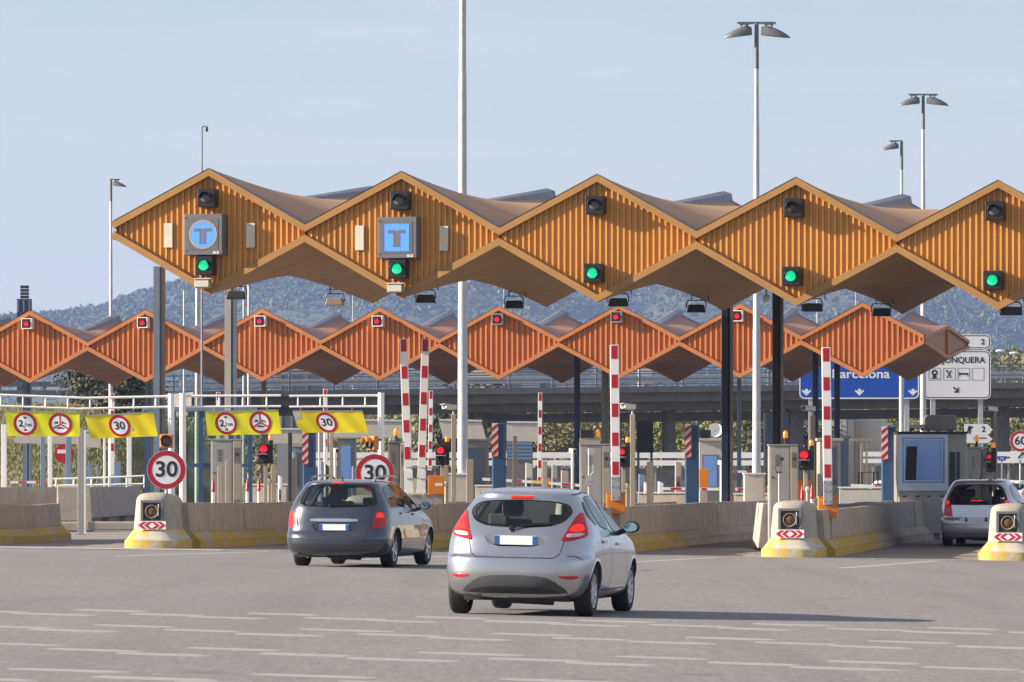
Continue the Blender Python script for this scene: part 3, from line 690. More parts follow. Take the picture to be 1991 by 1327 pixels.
# blue dotted T displays
def led_mat():
    m, nt, b = nodes('blue_led_dots'); t = nt.nodes.new('ShaderNodeTexCoord'); mp = nt.nodes.new('ShaderNodeMapping'); mp.inputs['Scale'].default_value = (34,34,34)
    nt.links.new(t.outputs['Object'], mp.inputs[0]); sp = nt.nodes.new('ShaderNodeSeparateXYZ'); nt.links.new(mp.outputs[0], sp.inputs[0]); outs = []
    for ax in (0, 2):
        f = nt.nodes.new('ShaderNodeMath'); f.operation = 'FRACT'; nt.links.new(sp.outputs[ax], f.inputs[0])
        s_ = nt.nodes.new('ShaderNodeMath'); s_.operation = 'SUBTRACT'; nt.links.new(f.outputs[0], s_.inputs[0]); s_.inputs[1].default_value = .5
        a = nt.nodes.new('ShaderNodeMath'); a.operation = 'ABSOLUTE'; nt.links.new(s_.outputs[0], a.inputs[0]); outs.append(a.outputs[0])
    mx = nt.nodes.new('ShaderNodeMath'); mx.operation = 'MAXIMUM'; nt.links.new(outs[0], mx.inputs[0]); nt.links.new(outs[1], mx.inputs[1])
    c = ramp(nt, mx.outputs[0], [(.36, (.07,.26,1.)), (.47, (.03,.1,.5))]); nt.links.new(c, b.inputs['Emission Color']); b.inputs['Emission Strength'].default_value = .75
    b.inputs['Base Color'].default_value = (.03,.06,.2,1); b.inputs['Roughness'].default_value = .4; return m
MT['led'] = led_mat(); MT['panel_grey'] = M('display_grey', (.135,.14,.16), .45, var=.1, scale=4, dirt=(.1,.09,.08))
def display(round_, label):
    t = thing('display_panel', label, 'display', group='blue T lane displays'); s = .455
    b = MB(); b.box(-s, s, -.2, .2, -s*1.03, s*1.03); b.build('case', MT['panel_grey'], t, bev=.012)
    b = MB(); w = .36; b.box(-w, w, -.207, -.2025, -w, w); b.build('bezel', M('display_bezel',(.12,.115,.115),.5,var=.15,scale=6), t)
    b = MB()
    if round_:
        disc(b, (0,0), .285, -.2115); b.build('screen', MT['led'], t, fixn=False)
        b = MB(); ring(b, (0,0), .29, .335, -.2118); b.build('screen_rim', MT['grey_steel'], t, fixn=False)
    else:
        b.box(-.285, .285, -.2115, -.2085, -.31, .31); b.build('screen', MT['led'], t)
    b = MB(); z0, z1, z2 = (.14, .06, -.22) if round_ else (.17, .09, -.22); q = .2115
    b.prism([(-.21,z1),(-.085,z1),(-.085,z2),(.085,z2),(.085,z1),(.21,z1),(.21,z0),(.03,z0),(0,z0-.03),(-.03,z0),(-.21,z0)], -.2155, -.213); b.build('emblem', MT['panel_grey'], t)
    if round_:
        b = MB(); b.box(-.006,.006,-.2175,-.216,-.2,.1); b.build('emblem_line', MT['led'], t)
    text('SICE', .075, MT['signwhite'], t, (.31, -.208, -.42), .003)
    b = MB()
    for xx in (-.4,): 
        for zz in (.38,-.38): b.box(xx-.03, xx+.03, -.206, -.2005, zz-.012, zz+.012)
    b.build('latch', MT['dark'], t); return t
place(display(True, 'grey square display with a round blue dotted T, on the first ochre gable'), FR, 399.5, 457, -.13)
place(display(False, 'grey square display with a square blue dotted T, on the second ochre gable'), FR, 776, 463, -.13)
# vertical pale reflector plates
rp = ['pale reflector plate left of the round T display', 'pale reflector plate right of the round T display', 'pale reflector plate left of the square T display', 'pale reflector plate right of the square T display']
def reflector(label):
    t = thing('reflector_plate', label, 'reflector', group='reflector plates beside the T displays'); b = MB()
    for i in range(2): b.box(-.1+i*.101, -.002+i*.101, -.012, .03, -.28, .28)
    b.build('plate', M('reflector_film', (.6,.56,.48), .35, var=.12, scale=3) if 'rf' not in MT else MT['rf'], t)
    return t
MT['rf'] = M('reflector_film', (.6,.56,.48), .35, var=.12, scale=3)
for (px_, py_), lb in zip(((327,458),(487,458),(699,463),(863,464)), rp): place(reflector(lb), FR, px_, py_, .03)

# ------------------------------------------------------------------ floodlights
def floodlight(label):
    t = thing('floodlight', label, 'floodlight', group='floodlights hung under the ochre canopy'); b = MB()
    for xx in (-.12, .3):
        b.box(xx-.012, xx+.012, -.012, .012, .2, .75)
    b.box(-.13, .31, -.012, .012, .3, .325); b.build('bracket', MT['black'], t)
    b = MB(); b.tube([(-.24,0,0),(-.24,0,.12),(-.2,0,.2),(.2,0,.2),(.24,0,.12),(.24,0,0)], .014, 6); b.build('yoke', MT['black'], t)
    b = MB(); b.prism([(-.19,.09),(-.235,-.1),(.235,-.1),(.19,.09)], -.15, .15); b.build('body', MT['trim_grey'], t, bev=.02)
    b = MB(); b.box(-.21,.21,-.14,.14,-.112,-.1015); b.build('glass', MT['booth_glass'], t); return t
fl = ['hanging beside the light grey column top', 'pale-bodied, below the first valley of the ochre soffit', 'just right of the second gable point', 'left of the third gable point', 'right of the third gable point', 'left of the black roof column', 'right of the fourth gable point', 'below the last deep soffit', 'at the right frame edge under the last gable']
MT['fl_tan'] = M('tan_floodlight_body', (.3,.26,.2), .5, var=.12, scale=5)
FL = None
for i, (px_, py_, D) in enumerate(((459,574,134),(651,587,143),(827,581,133),(999,592,141),(1202,588,132),(1354,600,140),(1579,598,131),(1713,607,139),(1966,605,129))):
    loc = (PX(px_,D), D, PZ(py_,D)); lb = 'floodlight '+fl[i]
    if FL is None: FL = floodlight(lb); FL.location = loc
    else: dup(FL, loc, R(random.uniform(-12,12)), lb, swap={MT['trim_grey']: MT['fl_tan']} if i == 1 else {MT['trim_grey']: MT['black']})
def small_flood(label):
    t = thing('gable_floodlight', label, 'floodlight', group='small floodlights at the gable points'); b = MB()
    b.prism([(-.19,.1),(.15,.1),(.19,.02),(.17,-.1),(-.19,-.1)], -.34, -.1); b.build('body', MT['fl_tan'], t, bev=.02)
    b = MB(); b.box(-.2,.2,-.36,-.1,.103,.13); b.box(-.05,.05,-.098,.08,-.03,.03); b.build('bracket', MT['cream'], t)
    b = MB(); b.box(-.17,.15,-.352,-.341,-.07,.07); b.build('glass', MT['cream'], t); return t
place(small_flood('small tan floodlight at the bottom point of the first ochre gable'), FR, 401, 553, 0)
place(small_flood('small tan floodlight at the bottom point of the second ochre gable'), FR, 775, 562, 0)
# little dome camera under the fourth gable
t = thing('dome_camera', 'small white dome camera hanging behind the black roof column', 'camera', (PX(1490,136), 136, PZ(580,136))); b = MB()
b.lathe([(0,-.09),(.05,-.08),(.08,-.03),(.085,.02),(.07,.07),(0,.09)], n=18); b.build('dome', MT['white'], t, smooth=60)
b = MB(); b.cyl((0,0,.08),(0,0,.62),.02); b.build('stem', MT['grey_steel'], t)
# ------------------------------------------------------------------ tall lamp posts
def lamp_head(t, x, z, k, sgn, yaw=0.):
    """hooded luminaire reaching out to sgn side, length about .85 k"""
    b = MB(); P = []
    n, m = 12, 10
    for i in range(n+1):
        q = i/n; xx = q*.85*k; hh = .31*k*(1-q**1.7)**.75*(.72+.28*min(1, q*6)); ww = .2*k*math.sin(min(1, .25+q*.6)*math.pi*.62)*(1-q**5)+.01
        P.append([(sgn*(xx), ww*math.cos(math.pi*j/m), hh*math.sin(math.pi*j/m)*.95-.05*k*q) for j in range(m+1)])
    b.grid(P); o = b.build('lamp_shade', MT['lampgrey'], t, smooth=60); o.location = (x, 0, z); o.rotation_euler = (0, sgn*R(3), 0)
    b = MB(); b.poly([(sgn*(i/n*.85*k), (.2*k*math.sin(min(1,.25+i/n*.6)*math.pi*.62)*(1-(i/n)**5)+.01)*.97, -.05*k*i/n-.006) for i in range(n+1)] + [(sgn*(i/n*.85*k), -(.2*k*math.sin(min(1,.25+i/n*.6)*math.pi*.62)*(1-(i/n)**5)+.01)*.97, -.05*k*i/n-.006) for i in range(n, -1, -1)])
    c = b.build('lamp_glass', MT['cream'], o, fixn=False)
    b = MB(); b.box(*sorted((sgn*.06*k, sgn*.34*k)), -.1*k, .1*k, .3*k, .36*k); b.box(*sorted((sgn*.1*k, sgn*.15*k)), -.02*k, .02*k, .2*k, .31*k); b.box(*sorted((sgn*.27*k, sgn*.31*k)), -.02*k, .02*k, .2*k, .31*k)
    b.build('bracket', MT['lampgrey'], o)
MT['lampgrey'] = M('lamp_hood_grey', (.13,.14,.15), .5, metal=.2, var=.2, scale=5, dirt=(.25,.24,.22), dirtamt=.3)
def lamp_post(label, px, pyt, D, wb, wt, heads, k=1.):
    X = PX(px, D); H = PZ(pyt, D); t = thing('lamp_post', label, 'lamp post', (X, D, 0), group='tall galvanised lamp posts')
    b = MB(); z = 0; n = 5
    prof = [(wb*1.5, 0), (wb*1.5, .04), (wb, .05)]; 
    for i in range(1, n+1):
        zz = H*i/n; r = wb+(wt-wb)*i/n; prof += [(r+.006, zz-.02), (r, zz)] if i < n else [(r, zz)]
    b.lathe(prof+[(0, H)], n=20); b.build('pole', MT['galv'], t, smooth=40)
    b = MB(); b.box(-wb*1.1, wb*1.1, -wb*1.02-.01, -wb*.9, .6, 1.1); b.build('door', MT['grey_steel'], t)
    if heads:
        b = MB(); b.cyl((0,0,H-1.25*k), (0,0,H+.05), wt*1.3, wt*1.1, 14)
        sp = .55*k
        b.beam((-sp if -1 in heads else -.05, 0, H+.06), (sp if 1 in heads else .05, 0, H+.06), .07*k, .06*k); b.build('mast_head', MT['lampgrey'], t)
        for s in heads: lamp_head(t, s*.13*k, H-.28*k, k, s)
    return t
lamp_post('tallest galvanised lamp post, running out of the top of the frame', 899.5, -70, 168, .155, .098, ())
lamp_post('round lamp post with twin hooded heads above the fourth gable', 1471, 49, 166, .135, .055, (-1, 1), 1.02)
lamp_post('slimmer lamp post with twin heads, behind the last valley at the right', 1795, 187, 236, .15, .058, (-1, 1), 1.1)
lamp_post('lamp post with a single head, just left of the slimmer twin-headed post', 1753, 277, 264, .135, .06, (-1,), 1.02)
lamp_post('lamp post with a single head left of the first ochre gable', 215.5, 352, 236, .105, .05, (1,), .68)
def slim_pole(label, px, pyt, D, r, hook=0, dark=False, group='slim poles behind the canopies'):
    H = PZ(pyt, D); t = thing('slim_pole', label, 'pole', (PX(px,D), D, 0), group=group); b = MB(); b.cyl((0,0,0),(0,0,H), r*1.25, r*.85, 12)
    b.build('pole', MT['railgrey'] if dark else MT['galv'], t, smooth=40)
    if hook:
        b = MB(); b.tube([(0,0,H),(hook*.05,0,H+.05),(hook*.12,0,H+.03)], .015, 6); b.cyl((hook*.13,0,H+.04),(hook*.13,0,H-.1),.035,.05,10); b.build('camera_head', MT['black'], t, smooth=40)
    return t
slim_pole('thin dark pole with a small camera hook behind the first ochre gable', 392.5, 249, 158, .028, 1, True)
slim_pole('short thin white pole under the first gable point, beside a small lamp', 358, 565, 232, .045)
slim_pole('thicker white pole right of the short thin one, behind the first gable point', 384, 548, 230, .1)
slim_pole('left one of two slim poles right of the light grey column', 474, 545, 236, .05)
slim_pole('right one of two slim poles right of the light grey column', 484, 540, 228, .062)
slim_pole('very thin pole between the second and third terracotta gables', 686, 560, 335, .035)
slim_pole('very thin pole behind the third ochre valley', 980, 540, 335, .03)
slim_pole('thin pole seen between the last two terracotta gables', 1589, 540, 335, .04)
slim_pole('thin pole behind the last ochre valley above the terracotta roof', 1664, 545, 335, .03)
t = slim_pole('double-headed small street lamp at the right edge above the overpass', 2002, 690, 318, .05); t.name = 'street_lamp'; t['category'] = 'lamp post'
b = MB(); H = PZ(690,318); b.tube([(0,0,H),(-.9,0,H+.06),(-1.9,0,H+.22)], .03, 6); b.build('arm', MT['galv'], t)
for xx, zz in ((-1.9,.2),(-1.15,.08)):
    b = MB(); b.lathe([(0,0),(.1,.05),(.12,.25),(.08,.5),(0,.55)], axis='x', n=12); o = b.build('lamp_shade', MT['white'], t, smooth=50); o.location = (xx, 0, H+zz); o.scale = (1,1,.7)

# ------------------------------------------------------------------ concrete island walls
def wall_run(name, label, p0, p1, h, kerb=True, kmat='kerb_half', panel=3.9, ground=None, thick=.22, face=1, group='precast concrete island walls', ykerb=None):
    """precast wall from p0 to p1 (x,y): steep face over a splayed foot on the face side"""
    X0, Y0 = p0; dx, dy = p1[0]-X0, p1[1]-Y0; L = math.hypot(dx, dy); ang = -math.atan2(dx, dy)
    t = thing(name, label, 'wall', (X0, Y0, 0), ang, group=group)
    # local y along the wall, x across; face on +x when face=1
    gz = lambda s: (g(X0+dx*s/L, Y0+dy*s/L) if ground is None else ground)
    n = max(1, round(L/panel)); pl = L/n
    b = MB(); kb = MB(); yb = MB(); f = face
    for i in range(n):
        a, c = i*pl+.012, (i+1)*pl-.012; za, zc = gz(a), gz(c); j = random.uniform(-.012, .012); jz = random.uniform(-.008, .008)
        prof = [(f*(.0+j), .36), (f*(-.05+j), h+jz-.015), (f*(-.065+j), h+jz), (f*(-thick+j), h+jz), (f*(-thick-.02+j), .2), (f*(-thick-.02+j), 0.0), (f*.0, 0.0)]
        P = [[(x, a, z+za) for x, z in prof], [(x, c, z+zc) for x, z in prof]]
        b.grid([[P[0][k], P[1][k]] for k in range(len(prof))])
        b.poly([P[0][k] for k in range(len(prof))]); b.poly([P[1][k] for k in range(len(prof))][::-1])
        if kerb:
            kp = [(f*.004, .355), (f*.02, .355), (f*.2, .17), (f*.2, .165), (f*.004, .165)]
            tgt = yb if (ykerb and a < ykerb) else kb
            # splayed foot in two or three pieces with notches at the joints
            m = 3
            for q in range(m):
                aa = a+(c-a)*q/m+.0; cc = a+(c-a)*(q+1)/m-(.03 if q < m-1 else 0)
                P = [[(x, yy, z+gz(yy)) for x, z in kp] for yy in (aa, cc)]
                tgt.grid([[P[0][k], P[1][k]] for k in range(len(kp))]); tgt.poly(P[0]); tgt.poly(P[1][::-1])
            P = [[(x, yy, z+gz(yy)) for x, z in ((f*.004,.16),(f*.23,.16),(f*.235,-.03),(f*.004,-.03))] for yy in (a-.012, c+.012)]
            tgt.grid([[P[0][k], P[1][k]] for k in range(4)]); tgt.poly(P[0]); tgt.poly(P[1][::-1])
    b.build('wall_panels', MT['concrete'], t)
    if kb.v: kb.build('kerb', MT['concrete'], t)
    if yb.v: yb.build('painted_kerb', MT[kmat], t)
    return t
def along(i, y, dx=0): x0, y0, m = NOSE[i]; return (x0+m*(y-y0)+dx, y)
iw = ['of the first island, behind the first round speed sign', 'of the second island, behind the dark estate car', 'of the third island, right of the silver hatchback', 'of the fourth island, running toward the booth', 'of the last island at the right edge']
for i, (yr, yl) in enumerate(((150,145),(160,146),(168,143.5),(166,150),(150,140))):
    x0, y0, m = NOSE[i]
    wall_run('island_wall', 'shaded right wall '+iw[i], along(i, y0+1.0, .58), along(i, yr, .62+(.9 if i == 2 else 0)), .98, kmat='kerb_half', ykerb=(14,12,9,9.5,6)[i])
    wall_run('island_wall', 'left wall '+iw[i]+', its sunlit top edge showing', along(i, y0+1.2, -.55), along(i, yl, -.6), .98, face=-1, kmat='kerb_half', ykerb=8)
# left-hand carriageway pieces
wall_run('low_wall', 'low concrete wall with worn yellow foot at the left frame edge', (PX(-110,121), 121), (PX(121,146), 146), .92, kmat='kerb_half', ykerb=30, panel=3.2, group=None)
t = wall_run('tall_wall', 'tall plain concrete wall with stained top behind the low left wall', (PX(178,172), 172), (PX(276,190), 190), 1.3, kerb=False, panel=6, group=None)
t = wall_run('back_wall', 'pale concrete wall at the far left behind the low wall', (PX(-40,176), 176), (PX(122,180), 180), 1.28, kerb=False, panel=5, group=None)
t = thing('concrete_block', 'upright concrete end block with a sunlit left face beside the steel gantry foot', 'block', (PX(133,166), 166, 0)); b = MB(); b.box(-.34,.36,0,1.2,.3,1.34); b.build('block', MT['concrete'], t, bev=.04)
b = MB(); b.box(-.28,.62,-.06,2.2,0,.298); b.build('footing', MT['concrete'], t, bev=.05)
t = thing('concrete_footing', 'low broken concrete footing under the tall left wall', 'footing', (PX(228,171), 171, 0)); b = MB(); b.box(-.8,1.0,-.3,.4,0,.26); b.build('block', MT['concrete'], t, bev=.04)
t = thing('handrail', 'low white pipe handrail on top of the tall left wall', 'handrail', (PX(100,180), 180.6, 1.28)); b = MB()
b.tube([(0,0,.26),(1.6,0,.3),(3.0,0,.36)], .03, 8); b.tube([(0,0,.05),(3.,0,.1)], .03, 8)
for i in range(6): b.cyl((.1+i*.56,0,0),(.1+i*.56,0,.27+i*.018),.028)
b.build('rail', MT['white'], t, smooth=40)

# ------------------------------------------------------------------ island noses
def nose(label, i):
    x, y, m = NOSE[i]; t = thing('island_nose', label, 'traffic island nose', (x, y, g(x, y)), -math.atan(m), group='island noses facing the road')
    def outline(w, d, back, z, n=14, p=3.2):
        P = []
        for k in range(n+1):
            th = math.pi*k/n; cx, sy = math.cos(th), math.sin(th)
            P.append((-w*math.copysign(abs(cx)**(2/p), cx), -d*abs(sy)**(2/p), z))
        P.append((w, back, z)); P.insert(0, (-w, back, z)); return P
    b = MB(); rows = [outline(.63, .60, 1.3, -.05), outline(.63, .60, 1.3, .165), outline(.615, .58, 1.3, .175)]; b.grid(rows); b.build('kerb', MT['kerb_yellow'], t, smooth=40)
    b = MB(); rows = [outline(.61, .57, 1.3, .18), outline(.59, .55, 1.3, .2), outline(.44, .43, 1.3, .40)]; b.grid(rows); b.build('splayed_foot', MT['foot_yellow'], t, smooth=40)
    b = MB(); rows = [outline(.44, .43, 1.25, .402)]
    for z, w, d in ((.6,.425,.41),(.95,.395,.385),(1.06,.38,.37),(1.1,.355,.34),(1.135,.32,.29),(1.165,.24,.2),(1.18,.11,.08)): rows.append(outline(w, d, 1.25-(0 if z < 1 else (z-1)*3.2), z, p=3.2))
    b.grid(rows); b.poly(rows[-1]); b.poly([r[0] for r in rows]+[r[-1] for r in rows][::-1]); b.build('body', MT['concrete_pale'], t, smooth=38)
    # lamp box
    b = MB(); yf = -.43; zc = .78; s = .24
    for q in ((-s,s,zc+s-.05,zc+s),(-s,s,zc-s,zc-s+.05)): b.box(q[0],q[1],yf-.03,yf+.14,q[2],q[3])
    for q in ((-s,-s+.05),(s-.05,s)): b.box(q[0],q[1],yf-.03,yf+.14,zc-s+.051,zc+s-.051)
    lb = b.build('lamp_frame', MT['panel_grey'], t)
    b = MB(); b.box(-s+.052,s-.052,yf+.0,yf+.1,zc-s+.053,zc+s-.053); b.build('lamp_back', MT['dark'], lb)
    b = MB(); b.lathe([(.118,yf+.02),(.125,yf-.05),(.135,yf-.06),(.14,yf-.05),(.14,yf-.0)], (0,0,zc), 'y', 28); b.build('lamp_ring', MT['beige'], lb, smooth=40)
    b = MB(); b.lathe([(0,yf-.055),(.06,yf-.05),(.1,yf-.03),(.119,yf+.0)], (0,0,zc), 'y', 28); b.build('lens', MT['lens_amber'], lb, smooth=60)
    b = MB(); b.box(s-.11,s-.09,yf-.04,yf-.031,zc-.1,zc+.16); b.build('latch', MT['white'], lb)
    # chevron panel < <> >
    b = MB(); yp = -.475; b.box(-.3,.3,yp,yp+.02,.4,.575); cp = b.build('chevron_panel', MT['signwhite'], t)
    b = MB(); zc = .4875; hh = .075; q = yp-.002
    def chev(x, d, w): b.prism([(x,zc),(x+d*.1,zc-hh),(x+d*.1+w,zc-hh),(x+w,zc),(x+d*.1+w,zc+hh),(x+d*.1,zc+hh)][::1], q-.003, q)
    chev(-.29, 1, .075); chev(-.165, 1, .075); chev(.215, -1, .075); chev(.09, -1, .075)
    b.build('chevron_marks', MT['red'], cp); return t
nl = ['concrete island nose with amber lamp below the first round speed sign', 'concrete island nose hidden behind the dark estate car, below the second round speed sign', 'concrete island nose hidden behind the silver hatchback', 'concrete island nose with lamp and chevron panel, in front of the right orange barrier', 'concrete island nose cut by the right frame edge, beside the silver compact van']
for i in range(5): nose(nl[i], i)

t = thing('wall_end', 'pale upright wall end left of the nose with the right orange barrier', 'wall', (PX(1487,127), 127, 0)); b = MB(); b.prism([(-.16,0),(.16,0),(.12,1.02),(-.05,1.02)], 0, 3.); b.build('block', MT['concrete_pale'], t, bev=.02)
# ------------------------------------------------------------------ round speed signs on posts
def round_sign(label, px, py, D, r, txt, post=True, ts=.36, zpost=0, group=None, cat='speed sign'):
    t = thing('speed_sign', label, cat, (PX(px,D), D, 0), group=group); z = PZ(py, D)
    b = MB(); b.lathe([(0,-.012),(r,-.012),(r,.012),(0,.012)], (0,0,z), 'y', 44); b.build('plate', MT['signwhite'], t, smooth=30)
    b = MB(); ring(b, (0,z), r*.735, r*.985, -.0145, 44); b.build('border', MT['signred'], t, fixn=False)
    if txt: text(txt, ts, MT['ink'], t, (0,-.0135,z), .009, 1.06)
    if post:
        b = MB(); b.cyl((.0,.06,zpost),(.0,.06,z+r*.6),.038,n=14); b.box(-.06,.06,.013,.03,z-.2,z-.16); b.box(-.06,.06,.013,.03,z+.16,z+.2); b.build('post', MT['galv'], t, smooth=40)
    return t
r1 = round_sign('round 30 speed sign on the first island, with a face-on orange lamp above it', 323.5, 914, 120.9, .413, '30', ts=.46, group='round 30 signs on the islands')
r2 = round_sign('round 30 speed sign behind the dark estate car, with a sideways orange lamp above it', 729, 921, 120.6, .413, '30', ts=.46, group='round 30 signs on the islands')
r3 = round_sign('round 60 speed sign at the right frame edge beyond the toll', 1984, 858, 248, .46, '60', ts=.5)
b = MB(); z = PZ(886,248); b.box(-.44,.44,-.012,.012,z-.22,z+.2); b.build('arrow_plate', MT['signwhite'], r3); b = MB(); b.beam((-.1,-.02,z-.12),(.1,-.02,z+.1),.01,.07); b.prism([(.02,z+.14),(.16,z+.14),(.16,z)], -.025,-.014); b.build('arrow', MT['ink'], r3)
def warn_lamp(label, loc, rz):
    t = thing('warning_lamp', label, 'warning lamp', loc, rz, group='orange warning lamps above the round signs'); b = MB()
    b.box(-.145,.145,-.08,.06,-.15,.15); b.build('case', MT['amberbox'], t, bev=.03)
    b = MB(); b.lathe([(.1,-.082),(.112,-.14),(.118,-.14),(.118,-.08)], axis='y', n=24); b.build('lens_ring', MT['black'], t, smooth=40)
    b = MB(); b.lathe([(0,-.1),(.06,-.098),(.101,-.085)], axis='y', n=24); b.build('lens', MT['lens_off'], t, smooth=50)
    b = MB(); b.lathe([(.125,-.08),(.135,-.26)], axis='y', n=18, a0=R(10), a1=R(170)); o = b.build('visor', MT['orange'], t, smooth=50, fixn=False); s = o.modifiers.new('Solidify','SOLIDIFY'); s.thickness = .008
    b = MB(); b.box(-.05,.05,.061,.16,.05,.09); b.build('clamp', MT['black'], t); return t
warn_lamp('orange warning lamp facing the road above the first round speed sign', (PX(324,120.9), 120.9, PZ(858,120.9)), 0)
warn_lamp('orange warning lamp turned sideways on the white post above the second round speed sign', (PX(727,120.9), 120.95, PZ(862,120.9)), R(-62))

# ------------------------------------------------------------------ height gantries of white pipe with yellow banners
def gantry(label, posts, spans, D, r=.068):
    t = thing('pipe_gantry', label, 'height gantry', (PX(posts[0][0],D), D, 0), group='white pipe height gantries'); X0 = PX(posts[0][0],D)
    for px_, pyt in posts:
        b = MB(); b.cyl((PX(px_,D)-X0,0,0),(PX(px_,D)-X0,0,PZ(pyt,D)),r,n=16); b.cyl((PX(px_,D)-X0,0,0),(PX(px_,D)-X0,0,1.9),r*1.15,n=16); b.build('post', MT['white'], t, smooth=40)
    b = MB()
    for (xa, ya, xb, yb, gap) in spans:
        A = (PX(xa,D)-X0, 0, PZ(ya,D)); B_ = (PX(xb,D)-X0, 0, PZ(yb,D)); dz = gap*S(D)
        b.cyl(A, B_, .026, n=10); b.cyl((A[0],0,A[2]-dz),(B_[0],0,B_[2]-dz), .024, n=10)
        n = max(2, int((xb-xa)/40))
        for i in range(n):
            q = (i+.4)/n; x = A[0]+(B_[0]-A[0])*q; z = A[2]+(B_[2]-A[2])*q; b.cyl((x,0,z),(x,0,z-dz),.017,n=8)
    b.build('rail', MT['white'], t, smooth=40); return t
gantry('white pipe gantry carrying the two leftmost yellow banners', [(333,766)], [(-60,766,158,774,21.5),(158,774.5,328,771,20.5)], 121.4)
gantry('white pipe gantry over the third banner, its post right of the first round sign', [(355.5,765)], [(361,770.5,546,769.5,21)], 122.6)
gantry('white pipe gantry over the fourth banner, its post behind the second round sign', [(741,764)], [(562,770.5,736,769.5,21)], 121.4)
def banner(label, corners, D, mat, discs, patch=None, torn=None):
    """corners: lower-left, lower-right, upper-right, upper-left in surveyed points; a hanging cloth with printed discs"""
    W = [(PX(x,D), PZ(y,D)) for x, y in corners]; o = W[3]; W = [(x-o[0], z-o[1]) for x, z in W]
    t = thing('hanging_banner', label, 'banner', (o[0], D, o[1]), group='yellow banners hung from the gantries')
    ph_ = random.uniform(0, 6)
    def at(u, v, dy=0.):
        x = (W[0][0]*(1-u)+W[1][0]*u)*(1-v)+(W[3][0]*(1-u)+W[2][0]*u)*v; z = (W[0][1]*(1-u)+W[1][1]*u)*(1-v)+(W[3][1]*(1-u)+W[2][1]*u)*v
        y = .008*math.sin(u*9+ph_)*(1-v)+.004*math.sin(u*23+v*4+ph_)+.02*(1-v)*math.sin(u*3+1)
        return (x, y+dy, z)
    def cut(u, v):
        if torn: u, v = torn(u, v)
        return u, v
    nu, nv = 48, 14; b = MB(); b.grid([[at(*cut(i/nu, j/nv)) for i in range(nu+1)] for j in range(nv+1)]); b.build('cloth', mat, t, smooth=60, fixn=False)
    b = MB(); b.beam(at(0,1.01), at(1,1.01), .02, .025)
    for u in (.12, .85): b.cyl(at(u,1.01), (at(u,1)[0], at(u,1)[1], at(u,1)[2]+.11), .006, n=6)
    b.build('top_bar', MT['grey_steel'], t)
    asp = abs(W[1][0]-W[0][0])/abs(W[3][1]-W[0][1]); H = abs(W[3][1]-W[0][1])
    def P(cu, cv, x, z, dy): return at(cu+x/(asp*H), cv+z/H, dy)
    for (cu, cv, kind) in discs:
        r = .47*H; n = 40; b = MB(); b.grid([[P(cu,cv,rr*math.cos(2*math.pi*i/n),rr*math.sin(2*math.pi*i/n),-.004) for i in range(n+1)] for rr in (.001, r*.4, r*.76)]); b.build('disc', MT['signwhite'], t, fixn=False)
        b = MB(); b.grid([[P(cu,cv,rr*math.cos(2*math.pi*i/n),rr*math.sin(2*math.pi*i/n),-.005) for i in range(n+1)] for rr in (r*.75, r*.88, r)])
        if kind == 'no': 
            for a in (90, 210, 330):
                ca, sa = math.cos(R(a)), math.sin(R(a)); w = .016
                b.grid([[P(cu,cv,ca*q-sa*s_*w, sa*q+ca*s_*w,-.0065) for q in (0, r*.4, r*.77)] for s_ in (-1,1)])
        b.build('border', MT['signred'], t, fixn=False)
        def put(s, size, x, z, bold): 
            V, Fc = text_bm(s, size, bold, 'CENTER', 0); bb.add([P(cu,cv,vx*1.05+x,vy+z,-.006) for vx, vy, vz in V], Fc)
        bb = MB()
        if kind == '30': put('30', .225, 0, 0, .005)
        if kind == 'h':
            put('2', .19, -.09, .0, .006); put(',', .15, -.028, -.03, .004); put('1', .11, .006, -.02, .003); put('m', .12, .088, -.022, .003)
            for s_ in (1,-1): bb.poly([P(cu,cv,-.045,s_*.152,-.0062), P(cu,cv,0,s_*.095,-.0062), P(cu,cv,.045,s_*.152,-.0062)])
        if kind == 'no':
            def rect(x0,x1,z0,z1): bb.poly([P(cu,cv,x,z,-.006) for x,z in ((x0,z0),(x1,z0),(x1,z1),(x0,z1))])
            def dot(x,z,q): bb.poly([P(cu,cv,x+q*math.cos(i*.785),z+q*math.sin(i*.785),-.006) for i in range(8)])
            rect(-.105,-.05,.02,.06); rect(-.125,-.107,.02,.045); dot(-.112,.014,.011); dot(-.07,.014,.011)     # lorry
            rect(.035,.07,.018,.062); rect(.074,.1,.02,.036); dot(.045,.014,.009); dot(.085,.014,.012); dot(.112,.014,.012)  # car towing a caravan
            rect(-.085,.085,-.095,-.075); dot(-.05,-.1,.009); dot(.05,-.1,.009); rect(-.05,.03,-.073,-.062)      # coach
        bb.build('lettering', MT['ink'], t, fixn=False)
    if patch:
        b = MB(); u0, u1, v0, v1 = patch; b.grid([[at(u0+(u1-u0)*i/4, v0+(v1-v0)*j/3, -.004) for i in range(5)] for j in range(4)]); b.build('tape_patch', MT['patch'], t, fixn=False)
    return t
banner('leftmost lime-yellow banner with a 2,1 m height disc and a no-lorries disc', [(14,848),(156.5,849),(154,803),(11,799.5)], 121.3, MT['banner_lime'], [(.255,.5,'h'),(.735,.5,'no')])
banner('tilted yellow banner with one 30 disc, second from the left', [(176,853.5),(307,848.5),(298,802),(165.5,810)], 121.3, MT['banner'], [(.47,.5,'30')], patch=(.62,.655,.28,.42))
banner('yellow banner with a 2,1 m disc and a no-lorries disc, third from the left', [(403,847.5),(547.5,844),(541,798),(399,801.5)], 122.5, MT['banner_lime'], [(.27,.5,'h'),(.735,.5,'no')])
def torn4(u, v): return (u+(.06*(1-v/.3) if v < .3 and u < .5 else 0)*(1-u*2), v)
